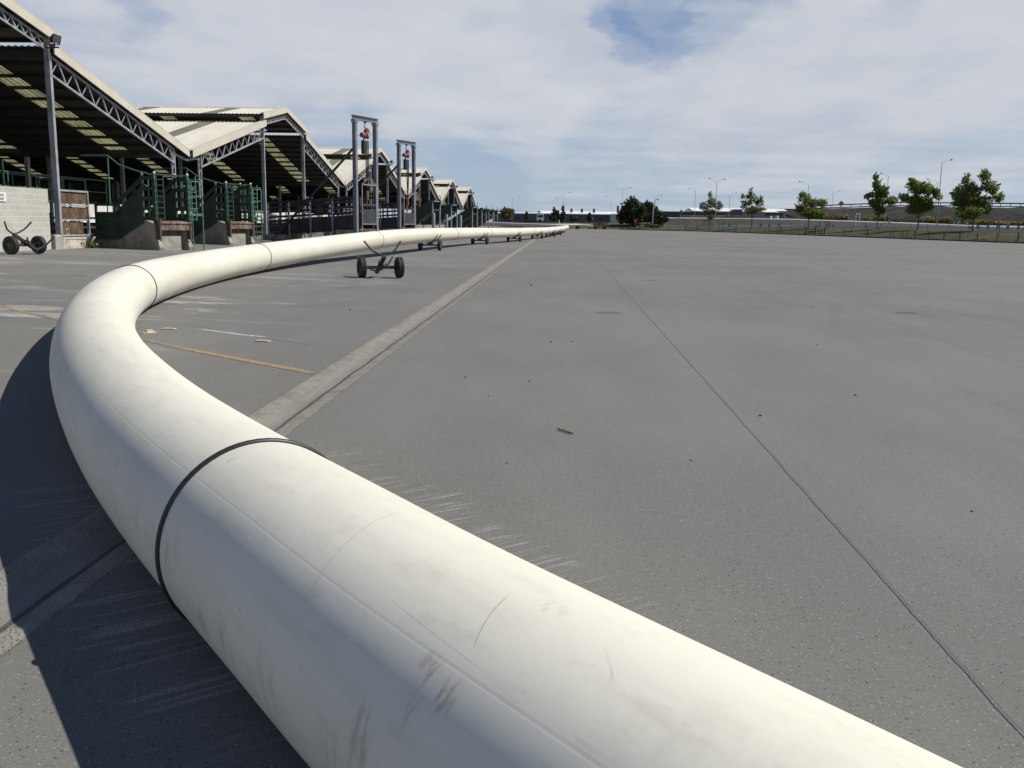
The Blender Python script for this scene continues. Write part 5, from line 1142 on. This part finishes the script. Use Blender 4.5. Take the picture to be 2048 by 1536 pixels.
block('warehouse', 1388, 1580, 424.5, 440, 345, 70, M_GREYW, 'grey warehouse with a long bright white roof behind the two farthest verge trees', 417, M_WROOF, [(1400, 1450, 426, 431), (1530, 1566, 426.5, 431)])
block('warehouse', 1468, 1484, 418.5, 440, 338, 8, M_SLATE, 'small slate blue tower block between the two farthest verge trees')
# distant city blocks beyond, along the horizon
block('warehouse', 1560, 1660, 418, 440, 420, 50, M_TEAL, 'dark low building partly hidden by the third verge tree')
# truck
Y = 330; b = at(1071, 444, Y); k = Y/F_PX; e = empty('parked_truck', tuple(b), 0, 'white and blue truck parked in front of the slate blue warehouse', 'truck')
MB().box((-1.2, -1.1, .5), (1.2, 1.1, 2.6)).prism([(-1.2, 2.6), (1.2, 2.6), (.9, 3.1), (-1.2, 3.1)], 'y', -1.0, 1.0).build('cab', M_WHITE, e).location = (1.6, 0, 0); MB().box((-3.6, -1.2, .7), (.3, 1.2, 2.9)).build('cargo_body', M_SLATE, e); MB().box((.7, -1.13, 1.6), (2.7, -1.105, 2.4)).build('window', M_DKGL, e)
for x in (-2.6, 1.6): 
    for y in (-1, 1): MB().lathe([(0, -.15), (.45, -.15), (.5, 0), (.45, .15), (0, .15)], Matrix.Translation((x, y, .5)) @ Matrix.Rotation(PI/2, 4, 'Z'), 14).build('wheel', M_TYRE, e)

# ================================================================== FAR END OF THE YARD
p2 = empty('pipeline', (0, 0, 0), 0, 'second pale pipe string lying along the far end of the yard', 'pipeline'); pp = [at(x, y, Y) for x, y, Y in ((992, 449.5, 238), (1020, 450, 240), (1050, 451, 241), (1075, 450.3, 241), (1105, 450.3, 240), (1140, 450, 241), (1160, 450.2, 242), (1186, 452.2, 242))]
for q in pp: q.z = max(q.z, .75)
M_PIPE2 = plain('pale_pipe', (.62, .61, .55), .5, .1, .5); cc = catmull(pp, 8); MB().tube(cc, .30, 14).build('pipe_length', M_PIPE2, p2)
for i in (14, 30, 46):
    q = cc[i]; MB().box((q.x-.5, q.y-.3, .45), (q.x+.5, q.y+.3, q.z-.25)).build('bearer', M_FPOST, p2)
Y = 236; b = at(1119, 455, Y); tag(MB().tube([(b.x, Y, .3), (b.x-.1, Y, 2.4), (b.x-.16, Y, 2.75)], [.13, .11, .02], 8).build('marker_post', M_WHITE), 'slim white marker post standing behind the far end of the pipeline', 'post')
Y = 243; b = at(1200, 457.5, Y); k = Y/F_PX; e = empty('old_trailer', (b.x, Y, .5), .1, 'rusty brown trailer loaded with scrap at the far end of the yard', 'trailer')
MB().box((-2.0, -.9, .55), (1.9, .9, .75)).bar((-3.4, 0, .6), (-2, 0, .62), .12).build('chassis', M_RUST, e)
for x in (-1.9, -.7, .5, 1.8): MB().box((x-.06, -.95, .5), (x+.06, -.87, 2.1)).build('stake', M_RUST, e)
mb = MB()
for z in (.95, 1.3): mb.box((-2, -.9, z), (1.9, -.86, z+.22))
for i in range(14): 
    x = rnd.uniform(-1.7, 1.5); mb.bar((x, rnd.uniform(-.6, .6), .8), (x+rnd.uniform(-.6, .6), rnd.uniform(-.6, .6), rnd.uniform(1.3, 2.2)), .14)
mb.build('scrap_load', M_RUSTP, e)
for x in (-1.2, 1.1): 
    for y in (-.85, .85): MB().lathe([(0, -.1), (.3, -.1), (.36, 0), (.3, .1), (0, .1)], Matrix.Translation((x, y, .36)) @ Matrix.Rotation(PI/2, 4, 'Z'), 14).build('wheel', M_TYRE, e)
Y = 242.5; b = at(1270, 458, Y); k = Y/F_PX; e = empty('timber_stile', (b.x, Y, .5), 0, 'dark timber steps and rails at the far yard corner below the evergreens', 'steps')
for i, z in enumerate((.25, .62, 1.0, 1.4)): MB().box((-1.15, -.5+.25*i, z), (1.2, -.2+.25*i, z+.13)).build('step', M_FPOST, e)
for x in (-1.25, 1.25): MB().box((x-.08, -.45, -.1), (x+.08, .6, 1.75)).build('side_board', M_FPOST, e)
MB().tube([(-.05, -.62, -.1), (-.05, -.62, 1.9)], .09, 8).build('centre_post', M_BLACKT, e)
MB().prism([(-1.85, -.1), (-1.25, -.1), (-1.3, .75), (-1.45, .8)], 'y', -.6, -.4).build('red_board', plain('red_board', (.30, .03, .04), .6, .2), e)
MB().prism([(-.33, 0), (.33, 0), (.36, .75), (.2, 1.05), (-.2, 1.1), (-.36, .7)], 'y', -.72, -.5).build('orange_panel', plain('orange_red_fabric', (.62, .10, .05), .7, .2, 2), e).location = (0, 0, 1.72)
Y = 252; b = at(1294, 452, Y); k = Y/F_PX; e = empty('white_rail', tuple(b), 0, 'short white horizontal rail right of the timber steps', 'rail'); MB().box((-10*k, 0, 5.5*k), (8*k, .1, 6.8*k)).build('rail', M_LAMPW, e)
for x in (-9, 0, 7): MB().box((x*k-.06, 0, -.4), (x*k+.06, .1, 5.4*k)).build('post', M_FPOST, e)

# ================================================================== LITTER ON THE PAVING
st = MB(); a = Vector((.044, 7.04, .010)); b_ = Vector((.155, 6.90, .012)); st.tube([a, a.lerp(b_, .3)+Vector((.004, .004, .002)), a.lerp(b_, .7), b_], [.006, .007, .007, .005], 7); st.tube([a.lerp(b_, .15), a.lerp(b_, .15)+Vector((-.02, .012, .012))], [.006, .004], 5)
tag(st.build('stick', plain('brown_twig', (.10, .055, .03), .9, .4, 40, dirt=(.35, .28, .2), dirt_amt=.6, dscale=30)), 'short brown stick lying on the open asphalt', 'stick')
M_STONE = plain('grey_pebble', (.14, .132, .115), .9, .3, 12)
def pebble(r, seed):
    rg = random.Random(seed); mb = MB(); n = 7; vs = [(0, 0, r*.7)]; 
    for j, (rr, z) in enumerate(((.75, .5), (1, .05), (.8, -.3))):
        for i in range(n): a = 2*PI*i/n+j*.3; q = r*rr*rg.uniform(.8, 1.2); vs.append((q*math.cos(a)*1.25, q*math.sin(a)*.9, r*z*rg.uniform(.8, 1.2)))
    fs = [(0, 1+i, 1+(i+1) % n) for i in range(n)]
    for j in range(2): fs += [(1+j*n+i, 1+(j+1)*n+i, 1+(j+1)*n+(i+1) % n, 1+j*n+(i+1) % n) for i in range(n)]
    return mb.add(vs, fs, True).build('pebble', M_STONE)
PB = [(-.65, 24.2, .05), (-.05, 12.5, .028), (.24, 12.6, .022), (-.92, 9.45, .02), (-.25, 9.3, .018), (-3.7, 16.5, .03), (1.76, 7.8, .02), (2.9, 8.9, .02), (.95, 6.2, .014), (-.6, 8.4, .014), (2.4, 5.2, .012), (2.25, 3.7, .008), (-.3, 6.0, .011), (3.6, 12.8, .018), (5.2, 19, .026)]
for i, (x, y, r) in enumerate(PB): o = pebble(r*.62, i); o.location = (x, y, gz(x, y)+r*.35); o.rotation_euler = (0, 0, rnd.uniform(0, 6)); tag(o, 'loose small dark pebble lying on the open asphalt', 'pebble', 'pebbles scattered on the asphalt')
M_SCRAP = plain('pale_cardboard_scrap', (.62, .55, .40), .9, .1, 8)
for i, (x, y, rz, lb) in enumerate(((-5.55, 12.35, .9, 'small pale scrap lying at the left end of the yellow line'), (-5.5, 12.85, .1, 'flat pale scrap just behind the left end of the yellow line'), (-3.85, 11.95, -.2, 'pale scrap lying by the end of the long crack'))):
    o = MB().prism([(-.10, -.03), (-.02, -.045), (.09, -.02), (.11, .025), (.0, .04), (-.09, .02)], 'z', 0, .012).prism([(-.04, -.02), (.05, -.015), (.03, .02), (-.05, .015)], 'z', .012, .045 if i == 0 else .02).build('scrap', M_SCRAP); o.location = (x, y, gz(x, y)+.004); o.rotation_euler = (0, 0, rz); tag(o, lb, 'litter')
